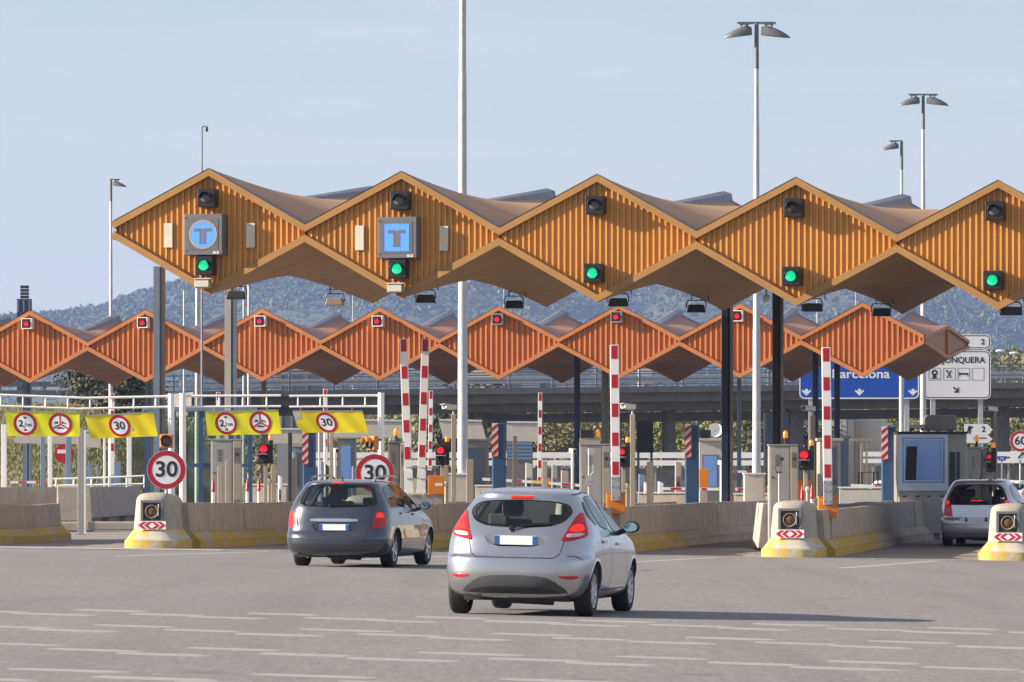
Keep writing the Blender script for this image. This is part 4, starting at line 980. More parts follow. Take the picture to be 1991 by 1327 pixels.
banner('torn yellow banner with one 30 disc and a taped corner, fourth from the left', [(582,842),(716,841.5),(705,800),(568.5,800)], 121.3, MT['banner'], [(.44,.47,'30')], patch=(.0,.1,.62,.97), torn=torn4)

# ------------------------------------------------------------------ raised barrier arms
def raised_arm(name, label, pxb, pyb, pxt, pyt, D, w, nb, housing, group, base=None, red_pitch=.62):
    X, Z = PX(pxb,D), PZ(pyb,D); t = thing(name, label, 'barrier', (X, D, 0), group=group)
    xt, zt = PX(pxt,D)-X, PZ(pyt,D); L = math.hypot(xt, zt-Z); a = math.atan2(xt, zt-Z)
    b = MB(); b.box(-w/2, w/2, -.05, .05, 0, L)
    o = b.build('arm', MT['white'], t, bev=.006); o.location = (0,0,Z); o.rotation_euler = (0, a, 0)
    for i in range(nb):
        b = MB(); z1 = L-.015-i*red_pitch; b.box(-w*.36, w*.36, -.054, -.051, z1-red_pitch*.46, z1); b.build('red_band', MT['red'], o)
    if housing == 'orange':
        b = MB(); b.box(-.2,.2,.07,.42,Z-.3,Z+.14); b.build('housing', MT['orange'], t, bev=.012); b = MB(); b.box(-.1,.1,.2,.38,0,Z-.302); b.build('pedestal', MT['beige'], t)
        b = MB(); b.box(-w*.5,w*.5,-.06,.065,-.02,.5); b.build('arm_clamp', MT['galv'], o, bev=.006)
        b = MB()
        for zz in (.05,.27,.45):
            for xx in (-.06,.06): b.cyl((xx,-.06,zz),(xx,-.075,zz),.014,n=8)
        b.build('bolt', MT['dark'], o)
        b = MB(); b.box(-.205,.22,.06,.43,Z+.141,Z+.158); b.build('housing_lid', MT['orange'], t)
    elif housing == 'grey':
        b = MB(); b.box(-.3,.3,.08,.45,0,Z-.05); b.build('housing', MT['grey_steel'], t, bev=.015)
        b = MB(); b.box(-w*.62,w*.62,-.06,.06,-.02,.07); b.box(-w*.55,w*.55,-.058,.058,.07,.5); b.build('arm_clamp', MT['white'], o)
        b = MB(); 
        for zz in (.3,.56): b.box(-.03,.25,-.07,-.06,zz,zz+.03)
        b.build('clamp_bar', MT['grey_steel'], o)
    elif housing == 'slim':
        b = MB(); b.box(-.14,.14,.06,.34,0,1.0); b.build('housing', MT['grey_steel'], t, bev=.01)
    return t
gA = 'raised red-banded barrier arms in front'
raised_arm('boom_barrier', 'left arm of the close pair of raised red and white barriers', 795, 958, 784.5, 659, 131, .185, 5, 'grey', gA)
raised_arm('boom_barrier', 'right arm of the close pair of raised barriers, leaning slightly right', 818.5, 958, 827.5, 659, 133.5, .185, 5, 'grey', gA)
raised_arm('boom_barrier', 'raised red and white barrier on an orange cabinet right of the silver hatchback', 1197.5, 972, 1194.5, 671, 121.6, .19, 5, 'orange', gA)
raised_arm('boom_barrier', 'raised red and white barrier on an orange cabinet in front of the blue motorway sign', 1610, 980, 1606, 676, 121.4, .19, 5, 'orange', gA)
gB = 'thin raised barrier arms of the rear toll'
for lb, pb, pt, D, nb in (('thin raised barrier arm right of the leftmost lamp post base', (219,925), (218.5,766), 208, 4), ('thin raised barrier arm poking above the third banner gantry', (424,925), (424.5,763), 207, 4),
        ('thin raised barrier arm above the fourth banner gantry', (633,925), (632.5,757), 206, 4), ('thin leaning barrier arm right of the close pair of arms', (836,915), (838,760), 204, 6), ('thin raised barrier arm between the striped blue post and the navy column', (1049,935), (1050.5,764), 203, 6)):
    raised_arm('thin_boom_barrier', lb, *pb, *pt, D, .15, nb, 'slim', gB, red_pitch=.6)
def closed_arm(label, px0, py0, px1, py1, D, reds, yell=None):
    X = PX(px0,D); t = thing('lowered_boom_barrier', label, 'barrier', (X, D, 0), group='lowered red and white barrier arms'); A = (0,0,PZ(py0,D)); B_ = (PX(px1,D)-X,0,PZ(py1,D)); h = .085
    b = MB(); b.beam(A, B_, .05, h); b.build('arm', MT['white'], t)
    def seg(q0, q1, m, nm):
        b = MB(); b.beam([A[k]+(B_[k]-A[k])*q0+(0,-.027,0)[k] for k in range(3)], [A[k]+(B_[k]-A[k])*q1+(0,-.027,0)[k] for k in range(3)], .004, h*.8); b.build(nm, m, t)
    for q0, q1 in reds: seg(q0, q1, MT['red'], 'red_band')
    if yell: seg(*yell, MT['banner_lime'], 'yellow_band')
    b = MB(); b.box(B_[0]-.02, B_[0]+.28, .03, .35, 0, B_[2]+.12); b.build('housing', MT['orange'], t, bev=.012)
closed_arm('lowered barrier with a lime sticker between the striped blue post and the pale bollard', 938, 932, 1053, 938.5, 172, [(.13,.2),(.5,.66)], (.83,.97))
closed_arm('lowered barrier left of the large stainless cabinet', 1068, 940, 1129, 944.5, 172, [(.4,.8)])
closed_arm('lowered barrier crossing behind the second striped blue post', 1289, 950.5, 1402, 951.5, 170, [(.13,.31),(.66,.75)], (.95,1.))
closed_arm('lowered barrier in front of the white cupboard under the round lamp post', 1430, 951.5, 1494, 952, 170, [(.06,.38),(.76,.97)])
closed_arm('short lowered barrier at the right behind the third striped blue post', 1655, 944, 1716, 946.5, 176, [(.75,1.)])
closed_arm('high lowered barrier seen left of the round lamp post', 1424, 917.5, 1466, 917.5, 212, [(.05,.22),(.66,.96)])
closed_arm('lowered blue-grey barrier at the far left with red bands', 20, 938, 82, 938, 205, [(.25,.5),(.8,1.)])

# ------------------------------------------------------------------ blue posts with striped markers
def striped_post(label, px0, px1, pyt, D, h=None):
    w = (px1-px0)*S(D); t = thing('striped_post', label, 'post', (PX(px0,D)+w/2, D, 0), group='blue posts with red and white stripes'); H = PZ(pyt,D)
    b = MB(); b.box(-w/2, w/2, -w*.4, w*.4, 0, H); b.build('body', MT['blue_post'], t, bev=.03)
    mw = w*.46; mh = 66*S(D); x0 = -w/2-.01; z0 = H-mh; y = -w*.4-.012
    b = MB(); b.box(x0, x0+mw, y, -w*.4-.001, z0, H-.005); m = b.build('marker', MT['signwhite'], t)
    b = MB(); p = mh/4.05; 
    for i in range(-1, 5):
        a = z0+i*p; q = [(x0,a),(x0+mw,a+p*.72),(x0+mw,a+p*.72+p*.5),(x0,a+p*.5)]
        q = [(x, min(max(z, z0), H-.006)) for x, z in q]
        if max(z for _, z in q)-min(z for _, z in q) > .02: b.prism(q, y-.003, y-.0005)
    b.build('stripes', MT['red'], m); return t
striped_post('blue post with striped marker under the torn yellow banner', 589, 614, 838, 145)
striped_post('blue post with striped marker left of the blank cream board', 957, 984, 823, 145)
striped_post('blue post with striped marker left of the black roof column', 1332, 1359, 825, 144)
striped_post('blue post with striped marker beside the mirrored booth', 1714, 1741, 829, 148)

# ------------------------------------------------------------------ lane signals with beacon
def lane_signal(label, px0, px1, pyt, pyb, D, hood=False):
    w = (px1-px0)*S(D); h = (pyb-pyt)*S(D); X = PX((px0+px1)/2,D); z0 = PZ(pyb,D); t = thing('lane_signal', label, 'traffic signal', (X, D, 0), group='red and black lane signals with orange beacons')
    b = MB(); b.box(-w/2, w/2, -.09, .09, z0, z0+h*.485); b.box(-w/2, w/2, -.09, .09, z0+h*.515, z0+h); b.build('housing', MT['black'], t, bev=.012)
    b = MB(); b.box(-w*.46, w*.3, -.086, -.08, z0+h*.487, z0+h*.513); b.build('spacer', MT['white'], t)
    r = w*.36; b = MB(); b.lathe([(0,-.125),(r*.6,-.118),(r,-.095)], (0,0,z0+h*.76), 'y', 22); b.build('red_lens', MT['lens_red'], t, smooth=50)
    b = MB(); b.lathe([(0,-.115),(r*.6,-.108),(r,-.093)], (0,0,z0+h*.25), 'y', 22); b.build('dark_lens', MT['dark'], t, smooth=50)
    for zz in (.76,.25):
        b = MB(); b.lathe([(r*1.08,-.09),(r*1.12,-.19)], (0,0,z0+h*zz), 'y', 16, a0=R(0), a1=R(180)); o = b.build('visor', MT['black'], t, smooth=50, fixn=False); s = o.modifiers.new('Solidify','SOLIDIFY'); s.thickness = .006
    b = MB(); b.box(w/2+.003, w/2+.095, -.07, .09, z0-.0, z0+h*1.2); b.build('backing', MT['dark'], t)
    b = MB(); b.box(.0, .09, .1, .18, 0, z0+h*.9); b.build('post', MT['beige'], t, bev=.008)
    b = MB(); zb = z0+h*1.2; b.lathe([(.045,0),(.05,.03),(.048,.09),(.03,.125),(0,.135)], (w/2+.04,0,zb), 'z', 16); b.build('beacon', MT['beacon'], t, smooth=50)
    return t
lane_signal('red lane signal below the third yellow banner', 502, 523, 864, 902, DI(0,512))
lane_signal('red lane signal right of the close pair of barrier arms', 847, 866, 867, 905, DI(1,857))
lane_signal('red lane signal half hidden by the middle raised barrier arm', 1201, 1217, 869, 909, DI(2,1209))
lane_signal('red lane signal right of the grey steel cabinet with a climbing drawing', 1552, 1574, 875, 914.5, DI(3,1563,-.3))
lane_signal('red lane signal above the silver compact van', 1917, 1928, 879, 918, 134)

# ------------------------------------------------------------------ cabinets
def cabinet(label, px0, px1, pyt, D, side=.25, mat='stain', beacon=True, vent=(.25,.5,.8,.92), screen=False, group='stainless toll cabinets'):
    w = (px1-px0)*S(D); t = thing('toll_cabinet', label, 'cabinet', (PX((px0+px1)/2,D), D, .1), group=group); H = PZ(pyt,D)-.1; xs_ = w/2-w*side
    b = MB(); b.box(-w/2, xs_-.004, -.3, .3, 0, H); b.build('body', MT[mat], t, bev=.012)
    b = MB(); b.box(-w/2+.03, xs_-.035, -.318, -.301, .25, H-.06); d = b.build('door', MT[mat], t, bev=.006)
    b = MB(); dw = xs_-.035+w/2-.03
    for i in range(7): z = H*vent[2]+i*(H*(vent[3]-vent[2]))/7; b.box(-w/2+.03+dw*vent[0], -w/2+.03+dw*vent[1], -.324, -.3185, z, z+.012)
    b.build('vent', MT['dark'], d)
    for q in (.68, .3): b = MB(); b.cyl((-w/2+.08,-.318,H*q),(-w/2+.08,-.335,H*q),.022,n=10); b.build('lock', MT['dark'], d)
    b = MB(); b.box(xs_, w/2, -.33, .25, 0, H-.02); sp = b.build('side_panel', MT['beige'], t, bev=.008)
    for q0, q1, q2, q3 in ((.78,.93,.85,.88),(.3,.42,.34,.36)):
        b = MB(); b.box(xs_+.02, w/2-.02, -.336, -.3305, H*q0, H*q1); b.build('reader', MT['stain_dark'], sp)
        b = MB(); b.box(xs_+.05, w/2-.05, -.341, -.3365, H*q2, H*q3); b.build('slot', MT['dark'], sp)
    b = MB(); b.box(-w/2-.015, w/2+.01, -.335, .31, H+.002, H+.03); b.build('lid', MT[mat], t)
    if beacon:
        bx = xs_-.1 if beacon is True else beacon; b = MB(); b.cyl((bx,0,H+.03),(bx,0,H+.17),.03,n=10); st = b.build('beacon_stem', MT['black'], t, smooth=40)
        b = MB(); b.lathe([(.05,0),(.055,.05),(.05,.12),(.03,.16),(0,.17)], (bx,0,H+.17), 'z', 14); b.build('beacon', MT['beacon'], st, smooth=50)
    if screen:
        b = MB(); b.box(-w/2+.0, xs_-.05, -.1, .2, H+.03, H+.16); b.build('roof_box', MT['beige'], t); b = MB(); b.box(-w/2+.02, -w/2+.3, -.12, .1, H+.161, H+.34); b.build('display', MT['black'], t, bev=.01)
    return t
cabinet('grey steel toll cabinet under the third yellow banner, beside red-topped bollards', 411.5, 470, 857, DI(0,440), .26, 'grey_steel')
cabinet('large stainless toll cabinet with a black screen on top, left of the middle raised arm', 1127, 1186, 866, 125.2, .25, screen=True)
c4 = cabinet('grey toll cabinet with a thin pole in front, below the black roof column', 1494, 1550, 867, 126.5, .25, 'grey_steel')
cabinet('stainless cabinet right of the mirrored booth with an orange beacon', 1879, 1918, 872, 142, .28)
c5 = cabinet('dull grey cabinet between the dark car and the close pair of barrier arms', 755, 785, 862, DI(1,772), .2, 'stain_dark', beacon=True)
t = thing('white_cupboard', 'white metal cupboard at the foot of the round twin-headed lamp post', 'cupboard', (PX(1466.5,160), 160, 0)); w = 40*S(160)/2; H = PZ(920,160)
b = MB(); b.box(-w,w,-.3,.3,0,H-.04); b.build('body', MT['cream'], t, bev=.01); b = MB(); b.box(-w-.03,w+.03,-.34,.34,H-.038,H); b.build('lid', MT['white'], t); b = MB(); b.box(-w+.05,w-.05,-.312,-.301,.1,H-.12); b.cyl((-w+.1,-.312,.5),(-w+.1,-.33,.5),.03,n=10); b.build('door', MT['cream'], t)
t = thing('concrete_plinth', 'pale concrete plinth at the foot of the tallest lamp post', 'plinth', (PX(893,168), 168, 0)); b = MB(); H = PZ(920,168); b.box(-.36,.36,-.3,.3,0,H-.05); b.build('body', MT['cream'], t, bev=.015); b = MB(); b.box(-.4,.4,-.33,.33,H-.048,H); b.build('lid', MT['white'], t)
def orange_box(label, px0, px1, pyt, pyb, D, lab=True):
    w = (px1-px0)*S(D)/2; t = thing('barrier_cabinet', label, 'cabinet', (PX((px0+px1)/2,D), D, 0), group='orange barrier cabinets'); z0, z1 = PZ(pyb,D), PZ(pyt,D)
    b = MB(); b.box(-w,w,-.18,.18,z0,z1); b.build('housing', MT['orange'], t, bev=.012); b = MB(); b.box(-w*.8,w*.8,-.14,.14,0,z0-.002); b.build('pedestal', MT['beige'], t)
    if lab: b = MB(); b.box(-w*.1,w*.8,-.186,-.181,z0+(z1-z0)*.45,z0+(z1-z0)*.6); b.build('label_plate', MT['white'], t)
orange_box('orange barrier cabinet with a white label right of the close pair of arms', 832, 864, 925, 962, DI(1,848)+1)
orange_box('orange cabinet behind the dark red bollards left of the right raised arm', 1550, 1573, 934, 970, 133, False)
orange_box('orange pillar beside the second striped blue post, in front of the beige booth', 1359, 1377, 912, 952, 172, False)
# bright stand-alone poles and boxes
def steel_post(label, px0, px1, pyt, D, mat='beige', cap=None, group='plain beige steel posts'):
    w = (px1-px0)*S(D); H = PZ(pyt,D); t = thing('steel_post', label, 'post', (PX((px0+px1)/2,D), D, 0), group=group); b = MB(); b.box(-w/2,w/2,-w/2,w/2,0,H); b.build('shaft', MT[mat], t, bev=.01)
    b = MB(); b.box(-w*.8,w*.8,-w*.8,w*.8,.0,.03); b.build('base_plate', MT[mat], t)
    if cap == 'cam':
        b = MB(); b.cyl((0,0,H),(0,0,H+.12),.03,n=10); b.build('bracket', MT['galv'], t)
        b = MB(); b.box(-.08,.08,-.3,.18,-.06,.05); b.box(-.095,.095,-.38,.2,.052,.066); o = b.build('camera', MT['white'], t, bev=.008); o.location = (-.07,0,H+.17); o.rotation_euler = (R(-4), R(-10), R(-38)); o.scale = (.85,)*3
        b = MB(); b.box(-.055,.055,-.306,-.3005,-.045,.035); b.build('camera_glass', MT['black'], o)
    return t
steel_post('beige post with a camera, left of the tallest lamp post', 877.5, 886.5, 806, DI(1,882), cap='cam', group='posts carrying a camera')
steel_post('beige post with a camera right of the middle raised barrier arm', 1225, 1235, 806, DI(2,1230), cap='cam', group='posts carrying a camera')
steel_post('beige post with a camera beside the navy column left of the right raised arm', 1576, 1585, 809, 137, cap='cam', group='posts carrying a camera')
steel_post('beige post with a camera left of the bridge pier at the right edge', 1931, 1939, 810, 139, cap='cam', group='posts carrying a camera')
for lb, a, b_, y, D in (('short beige post right of the close pair of barrier arms, beside a round lamp', 863.5, 872, 905, DI(1,868)), ('wide beige post at the right of the tallest lamp post', 907, 920.5, 894, DI(1,914)), ('beige post in front of the dark louvred box', 1257.5, 1270.5, 898, DI(2,1264)),
        ('grey post left of the stainless cabinet with the dark screen', 1054, 1064, 897, 160), ('slanted-top grey post right of the red-topped bollards', 527, 537, 905, DI(0,532)), ('beige post right of the slanted grey one', 567, 576, 892, DI(0,571)), ('pale post in front of the grey steel cabinet', 438, 447, 896, DI(0,440)-.7), ('shorter pale post left of it at the grey steel cabinet', 423, 433, 907, DI(0,428)-.5)):
    steel_post(lb, a, b_, y, D)
for lb, a, b_, y, D in (('white post in front of the left lime banner', 93.5, 101.5, 846, 186), ('white post at the left frame edge below the first banner', 3, 13, 826, 182), ('thick white gantry leg with a dark sleeve between the first two banners', 151.5, 162.5, 834, 158), ('beige gantry leg standing beside the thick white one', 160.5, 167.5, 838, 159), ('white post under the right end of the second banner', 247, 256, 850, 194), ('slim white pole under the second banner', 201, 205.5, 850, 196), ('thin white pole beside the torn banner marker', 618.5, 622, 842, 150), ('second thin white pole beside the torn banner marker', 630, 633.5, 842, 152), ('pale square pole under the torn banner', 641, 648, 842, 155)):
    steel_post(lb, a, b_, y, D, 'grey_steel' if 'sleeve' in lb else 'white' if 'white' in lb else 'beige', group='pale posts near the banners')
for lb, a, b_, y, D in (('dark blue roof post behind the first lime banner, left one', 79, 87.5, 850, 196), ('dark blue roof post behind the first lime banner, right one', 128, 138.5, 850, 196), ('grey box post with an orange top lamp left of the leftmost thin barrier arm', 171, 180, 902, 205), ('dark bollard post below the second banner', 188, 191.5, 904, 206), ('blue-grey cabinet post at the foot of the leftmost thin barrier arm', 222, 235, 898, 205)):
    steel_post(lb, a, b_, y, D, 'steel_blue', group='blue-grey posts at the left')
steel_post('dark grey slab post between the torn banner and the slanted one', 560, 568, 842, 168, 'dark', group=None)
steel_post('dark slab post behind the blank cream board', 997, 1005.5, 848, 165, 'stain_dark', group=None)
def bollard(label, px, pyt, D):
    H = PZ(pyt,D)-.1; t = thing('bollard', label, 'bollard', (PX(px,D), D, .1), group='red-topped white bollards'); b = MB(); b.lathe([(.038,0),(.038,H-.32)], n=14); b.build('sleeve', MT['white'], t, smooth=40)
    b = MB(); b.lathe([(.042,H-.32),(.042,H-.2),(.036,H-.19),(.036,H-.1),(.022,H-.08),(.02,H),(0,H)], n=14); b.build('top', MT['red'], t, smooth=40); return t
for lb, px_, y, D in (('red-topped bollard in front of the grey steel cabinet', 414.5, 930, DI(0,415)), ('left one of two red-topped bollards right of the grey steel cabinet', 481, 930, DI(0,481)), ('right one of two red-topped bollards right of the grey steel cabinet', 503.5, 930, DI(0,503)), ('dark red bollard in front of the right orange barrier cabinet', 1560, 945, 124), ('dark red bollard behind the fourth island nose', 1579, 943, 126)): bollard(lb, px_, y, D)
for lb, px_, y, D, r in (('round white lamp head on a short post right of the close pair of arms', 867.5, 942, DI(1,867)-.4, .066), ('round white lamp head beside the middle orange barrier cabinet', 1219, 946, 129, .065), ('round white lamp right of the two red-topped bollards', 523, 937, DI(0,523), .07), ('round grey lamp beside the dark red bollards', 1571, 952, 124.5, .06)):
    t = thing('round_lamp', lb, 'lamp', (PX(px_,D), D, 0), group='small round lamps on the islands'); z = PZ(y,D); b = MB(); b.lathe([(0,-.06),(r*.7,-.055),(r,-.02),(r,.06),(0,.07)], (0,0,z), 'y', 20); b.build('head', MT['cream'], t, smooth=50); b = MB(); b.cyl((0,.05,0),(0,.05,z),.045,n=12); b.build('post', MT['beige'], t, smooth=40)
t = thing('thin_stand', 'thin steel pole with a bracket in front of the cabinet below the black column', 'stand', (PX(1515,124.5), 124.5, .1)); z = PZ(920,124.5)-.1; b = MB(); b.cyl((0,0,0),(0,0,z),.022,n=10); b.build('pole', MT['galv'], t, smooth=40); b = MB(); b.box(-.07,.07,-.02,.02,z,z+.03); b.tube([(-.06,0,z),(-.09,0,z+.14),(.02,0,z+.22),(.08,0,z+.34)], .01, 6); b.tube([(.02,0,z+.03),(.06,0,z+.25)], .012, 6); b.box(.02,.1,-.03,.03,z+.27,z+.34); b.build('bracket', MT['dark'], t)
t = thing('thin_stand', 'thin steel pole with a box bracket in front of the large stainless cabinet', 'stand', (PX(1145,123.8), 123.8, .1)); z = PZ(872,123.8)-.1; b = MB(); b.cyl((0,0,0),(0,0,z),.022,n=10); b.build('pole', MT['galv'], t, smooth=40); b = MB(); b.box(-.07,.07,-.05,.05,z*.62,z*.66); b.box(-.06,.06,-.06,.06,z*.66,z*.72); b.tube([(.03,-.03,z*.72),(.1,-.03,z*.76),(.09,-.03,z*.83)], .012, 6); b.box(.01,.12,-.03,.03,z*.93,z); b.build('bracket', MT['galv'], t)
for lb, px_, y, D in (('small pole camera left of the large stainless cabinet', 1113, 877, 152), ('small pole camera under the torn banner', 651.5, 876, 158), ('small pole camera left of the black roof column', 1402.5, 900, 150)):
    t = thing('pole_camera', lb, 'camera', (PX(px_,D), D, 0), group='small cameras on slim poles'); z = PZ(y,D); b = MB(); b.cyl((0,0,0),(0,0,z-.05),.035,n=12); b.build('pole', MT['white'], t, smooth=40); b = MB(); b.box(-.06,.06,-.16,.1,-.06,.06); o = b.build('camera', MT['cream'], t, bev=.008); o.location = (0,0,z); o.rotation_euler = (R(6),0,R(25)); b = MB(); b.box(-.045,.045,-.166,-.161,-.045,.045); b.build('camera_glass', MT['black'], o)

# ------------------------------------------------------------------ booths
t = thing('toll_booth', 'stainless toll booth with a large blue mirrored window at the right', 'booth', (PX(1795,146), 146, .15)); D = 146; H = PZ(841,D)-.15; w = 95*S(D)/2
b = MB(); b.box(-w,w,-.02,2.2,0,H-.04); b.build('body', MT['stain'], t, bev=.01)
b = MB(); b.box(-w-.03,w+.5,-.1,2.4,H-.038,H+.02); b.build('roof', MT['trim_black'], t)
zb = PZ(944,D)-.15
b = MB()
for q in ((-w,w,H-.13,H-.05),(-w,w,zb-.02,zb+.06)): b.box(q[0],q[1],-.075,-.021,q[2],q[3])
for q in ((-w,-w+.08),(w-.08,w)): b.box(q[0],q[1],-.075,-.021,zb+.062,H-.132)
wf = b.build('window', MT['booth_frame'], t)
b = MB(); b.box(-w+.082,w-.082,-.05,-.0215,zb+.063,H-.133); b.build('pane', MT['booth_glass'], wf)
b = MB(); b.box(-w+.13,w-.13,-.056,-.0505,zb+.1,zb+.125); b.box(-w+.13,w-.13,-.056,-.0505,H-.2,H-.18); b.box(w-.15,w-.13,-.056,-.0505,zb+.126,H-.201); b.box(-w+.13,-w+.15,-.056,-.0505,zb+.126,H-.201); b.build('inner_frame', MT['booth_frame'], wf)
b = MB(); b.add([(-w+.16,-.052,zb+.13),(-w+.44,-.052,zb+.13),(-w+.47,-.052,H-.36),(-w+.2,-.052,H-.36)], [(0,1,2,3)]); b.build('open_sash', MT['black'], wf, fixn=False)
b = MB(); b.box(-w-.02,w+.02,-.09,-.021,zb-.14,zb-.022); b.build('sill', MT['booth_frame'], t)
for xa, xb in ((-w+.02,-.01),(.01,w-.02)):
    b = MB(); b.box(xa,xb,-.034,-.0215,.3,zb-.16); d = b.build('locker_door', MT['stain'], t, bev=.005)
    b = MB()
    for q in (.22,.78): x = xa+(xb-xa)*q; b.box(x-.05,x+.05,-.05,-.0345,zb-.3,zb-.265)
    b.build('handle', MT['dark'], d)
b = MB(); b.box(w+.002,w+.5,.1,2.0,.1,H-.04); b.build('side_bay', MT['stain'], t); b = MB(); b.box(w+.06,w+.2,.06,.098,.6,H-.5); b.box(w+.24,w+.32,.06,.098,.6,H-.5); b.build('side_glass', MT['winglass'], t)
t = thing('roof_unit', 'grey rounded air-conditioning unit on the mirrored booth', 'air conditioner', (PX(1828,146.8), 146.9, PZ(840,146)+.04)); b = MB(); b.prism([(-.4,0),(.4,0),(.42,.1),(.4,.32),(.34,.4),(-.33,.4),(-.4,.32)], -.35, .4); b.build('case', MT['stain_dark'], t, bev=.03); b = MB(); b.box(-.43,.43,-.36,-.351,.02,.06); b.build('trim', MT['steel_blue'], t)
t = thing('roof_box', 'small white equipment box on the left of the booth roof', 'box', (PX(1783,146.6), 146.6, PZ(840,146)+.035)); b = MB(); b.box(-.2,.2,-.15,.15,.05,.16); b.build('case', MT['cream'], t, bev=.01)
b = MB(); b.box(-.18,-.1,-.1,.1,0,.049); b.box(.1,.18,-.1,.1,0,.049); b.build('foot', MT['dark'], t)
def small_booth(label, px0, px1, pyt, D, wallm, glassm, roofm='cream', winz=(.42,.9)):
    w = (px1-px0)*S(D)/2; H = PZ(pyt,D); t = thing('rear_booth', label, 'booth', (PX((px0+px1)/2,D), D, 0), group='booths of the rear toll'); b = MB(); b.box(-w,w,0,2.2,0,H-.1); b.build('body', wallm, t)
    b = MB(); b.box(-w-.1,w+.1,-.12,2.3,H-.098,H); b.build('roof', MT[roofm], t)
    b = MB(); b.box(-w+.1,w-.1,-.03,-.001,H*winz[0],H*winz[1]); f = b.build('window', MT['stain_dark'], t); b = MB(); b.box(-w+.15,w-.15,-.045,-.031,H*winz[0]+.05,H*winz[1]-.05); b.build('pane', glassm, f)
    b = MB(); b.box(-w+.08,w-.08,-.03,-.001,.1,H*winz[0]-.06); b.build('lower_panel', MT['stain_dark'], t); return t
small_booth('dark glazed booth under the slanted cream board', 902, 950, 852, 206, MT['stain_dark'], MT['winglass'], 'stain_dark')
MT['louvre'] = M('blue_louvre', (.12,.19,.32), .4, var=.08, scale=1)
def louvre(label, px0, px1, pyt, pyb, D, mat, pitch=.13, hung=False):
    w = (px1-px0)*S(D)/2; z0 = PZ(pyb,D); H = PZ(pyt,D); t = thing('louvred_cabin', label, 'cabin', (PX((px0+px1)/2,D), D, 0), group='louvred cabins of the rear toll'); b = MB(); b.box(-w,w,0,1.6 if not hung else .5,z0-.05 if hung else 0,H); b.build('body', MT['stain_dark'] if not hung else mat, t)
    if hung:
        for x in (-w*.8, w*.8): b = MB(); b.box(x-.05,x+.05,.15,.25,0,z0-.052); b.build('post', MT['stain_dark'], t)
    b = MB(); z = z0
    while z < H-.05: b.prism([(-w+.02,z),(w-.02,z),(w-.02,z+pitch*.75),(-w+.02,z+pitch*.75)], -.03-.02, -.002); z += pitch
    b.build('louvre', mat, t); return t
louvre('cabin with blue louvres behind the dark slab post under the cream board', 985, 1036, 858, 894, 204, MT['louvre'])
louvre('tall cabin with light blue louvres split by the dark roof column', 1488, 1534, 803, 880, 216, MT['louvre'])
louvre('dark grey louvred box hanging left of the round bridge pier', 1238, 1270, 819, 878, 222, M('dark_louvre', (.055,.06,.075), .5, var=.1, scale=1), .2, True)
small_booth('beige booth with a dark display and window, right of the second striped blue post', 1360, 1402, 852, 204, MT['cream'], MT['booth_glass'], winz=(.4,.8))
small_booth('steel booth behind the right raised barrier arm', 1594, 1634, 852, 205, MT['beige'], MT['winglass'], 'beige')
small_booth('blue-framed booth between the navy column and the open steel frame', 1634, 1650, 848, 214, MT['steel_blue'], MT['booth_glass'], 'beige')
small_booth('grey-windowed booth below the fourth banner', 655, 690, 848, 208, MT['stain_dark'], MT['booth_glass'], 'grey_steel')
small_booth('grey booth with slatted side beneath the third banner', 570, 590, 864, 210, MT['steel_blue'], MT['winglass'], 'grey_steel')
for lb, px0, px1, y0, y1, D in (('black matrix display on the roof of the beige booth', 1360, 1383, 836, 849, 203),):
    t = thing('matrix_display', lb, 'display', (PX((px0+px1)/2,D), D+.5, PZ(y1,D)-.06)); w = (px1-px0)*S(D)/2; h = (y1-y0)*S(D); b = MB(); b.box(-w,w,-.1,.1,.06,h+.06); b.build('case', MT['black'], t, bev=.02); b = MB(); b.box(-w*.7,w*.7,-.05,.05,0,.059); b.build('foot', MT['dark'], t)
t = thing('satellite_dish', 'pale round satellite dish on the beige booth roof', 'satellite dish', (PX(1393,204), 205, PZ(836,204))); b = MB(); b.lathe([(0,.06),(.15,.04),(.24,0),(.25,-.01)], axis='y', n=24); b.build('dish', MT['signwhite'], t, smooth=50); b = MB(); b.cyl((0,.05,0),(0,.15,-.32),.02,n=8); b.build('bracket', MT['grey_steel'], t)
# low walls and terminals on the rear toll islands
def rear_wall(label, px0, px1, pyt, D, mat='concrete'):
    w = (px1-px0)*S(D)/2; H = PZ(pyt,D); t = thing('rear_island_wall', label, 'wall', (PX((px0+px1)/2,D), D, 0), R(-10), group='low walls of the rear toll islands'); b = MB(); b.prism([(-w,0),(w,0),(w,H),(-w,H-.02)], -.1, .12); b.build('body', MT[mat], t, bev=.02)
    b = MB(); b.box(-w-.03,w+.03,-.14,.16,H+.002,H+.05); b.build('coping', MT['cream'], t); return t
for lb, a_, b_, y, D in (('low rear wall behind the cream sticker barrier', 985, 1062, 950, 186), ('low rear wall left of the second striped blue post', 1240, 1334, 960, 178), ('low rear wall right of the black roof column', 1428, 1496, 962, 178), ('grey rear wall with round lamps left of the booth post', 1632, 1716, 950, 170), ('low rear wall behind the grey steel cabinet bollards', 470, 560, 944, 176), ('low rear wall right of the tallest lamp post', 925, 960, 946, 190)): rear_wall(lb, a_, b_, y, D, 'grey_steel' if 'grey rear' in lb else 'concrete')
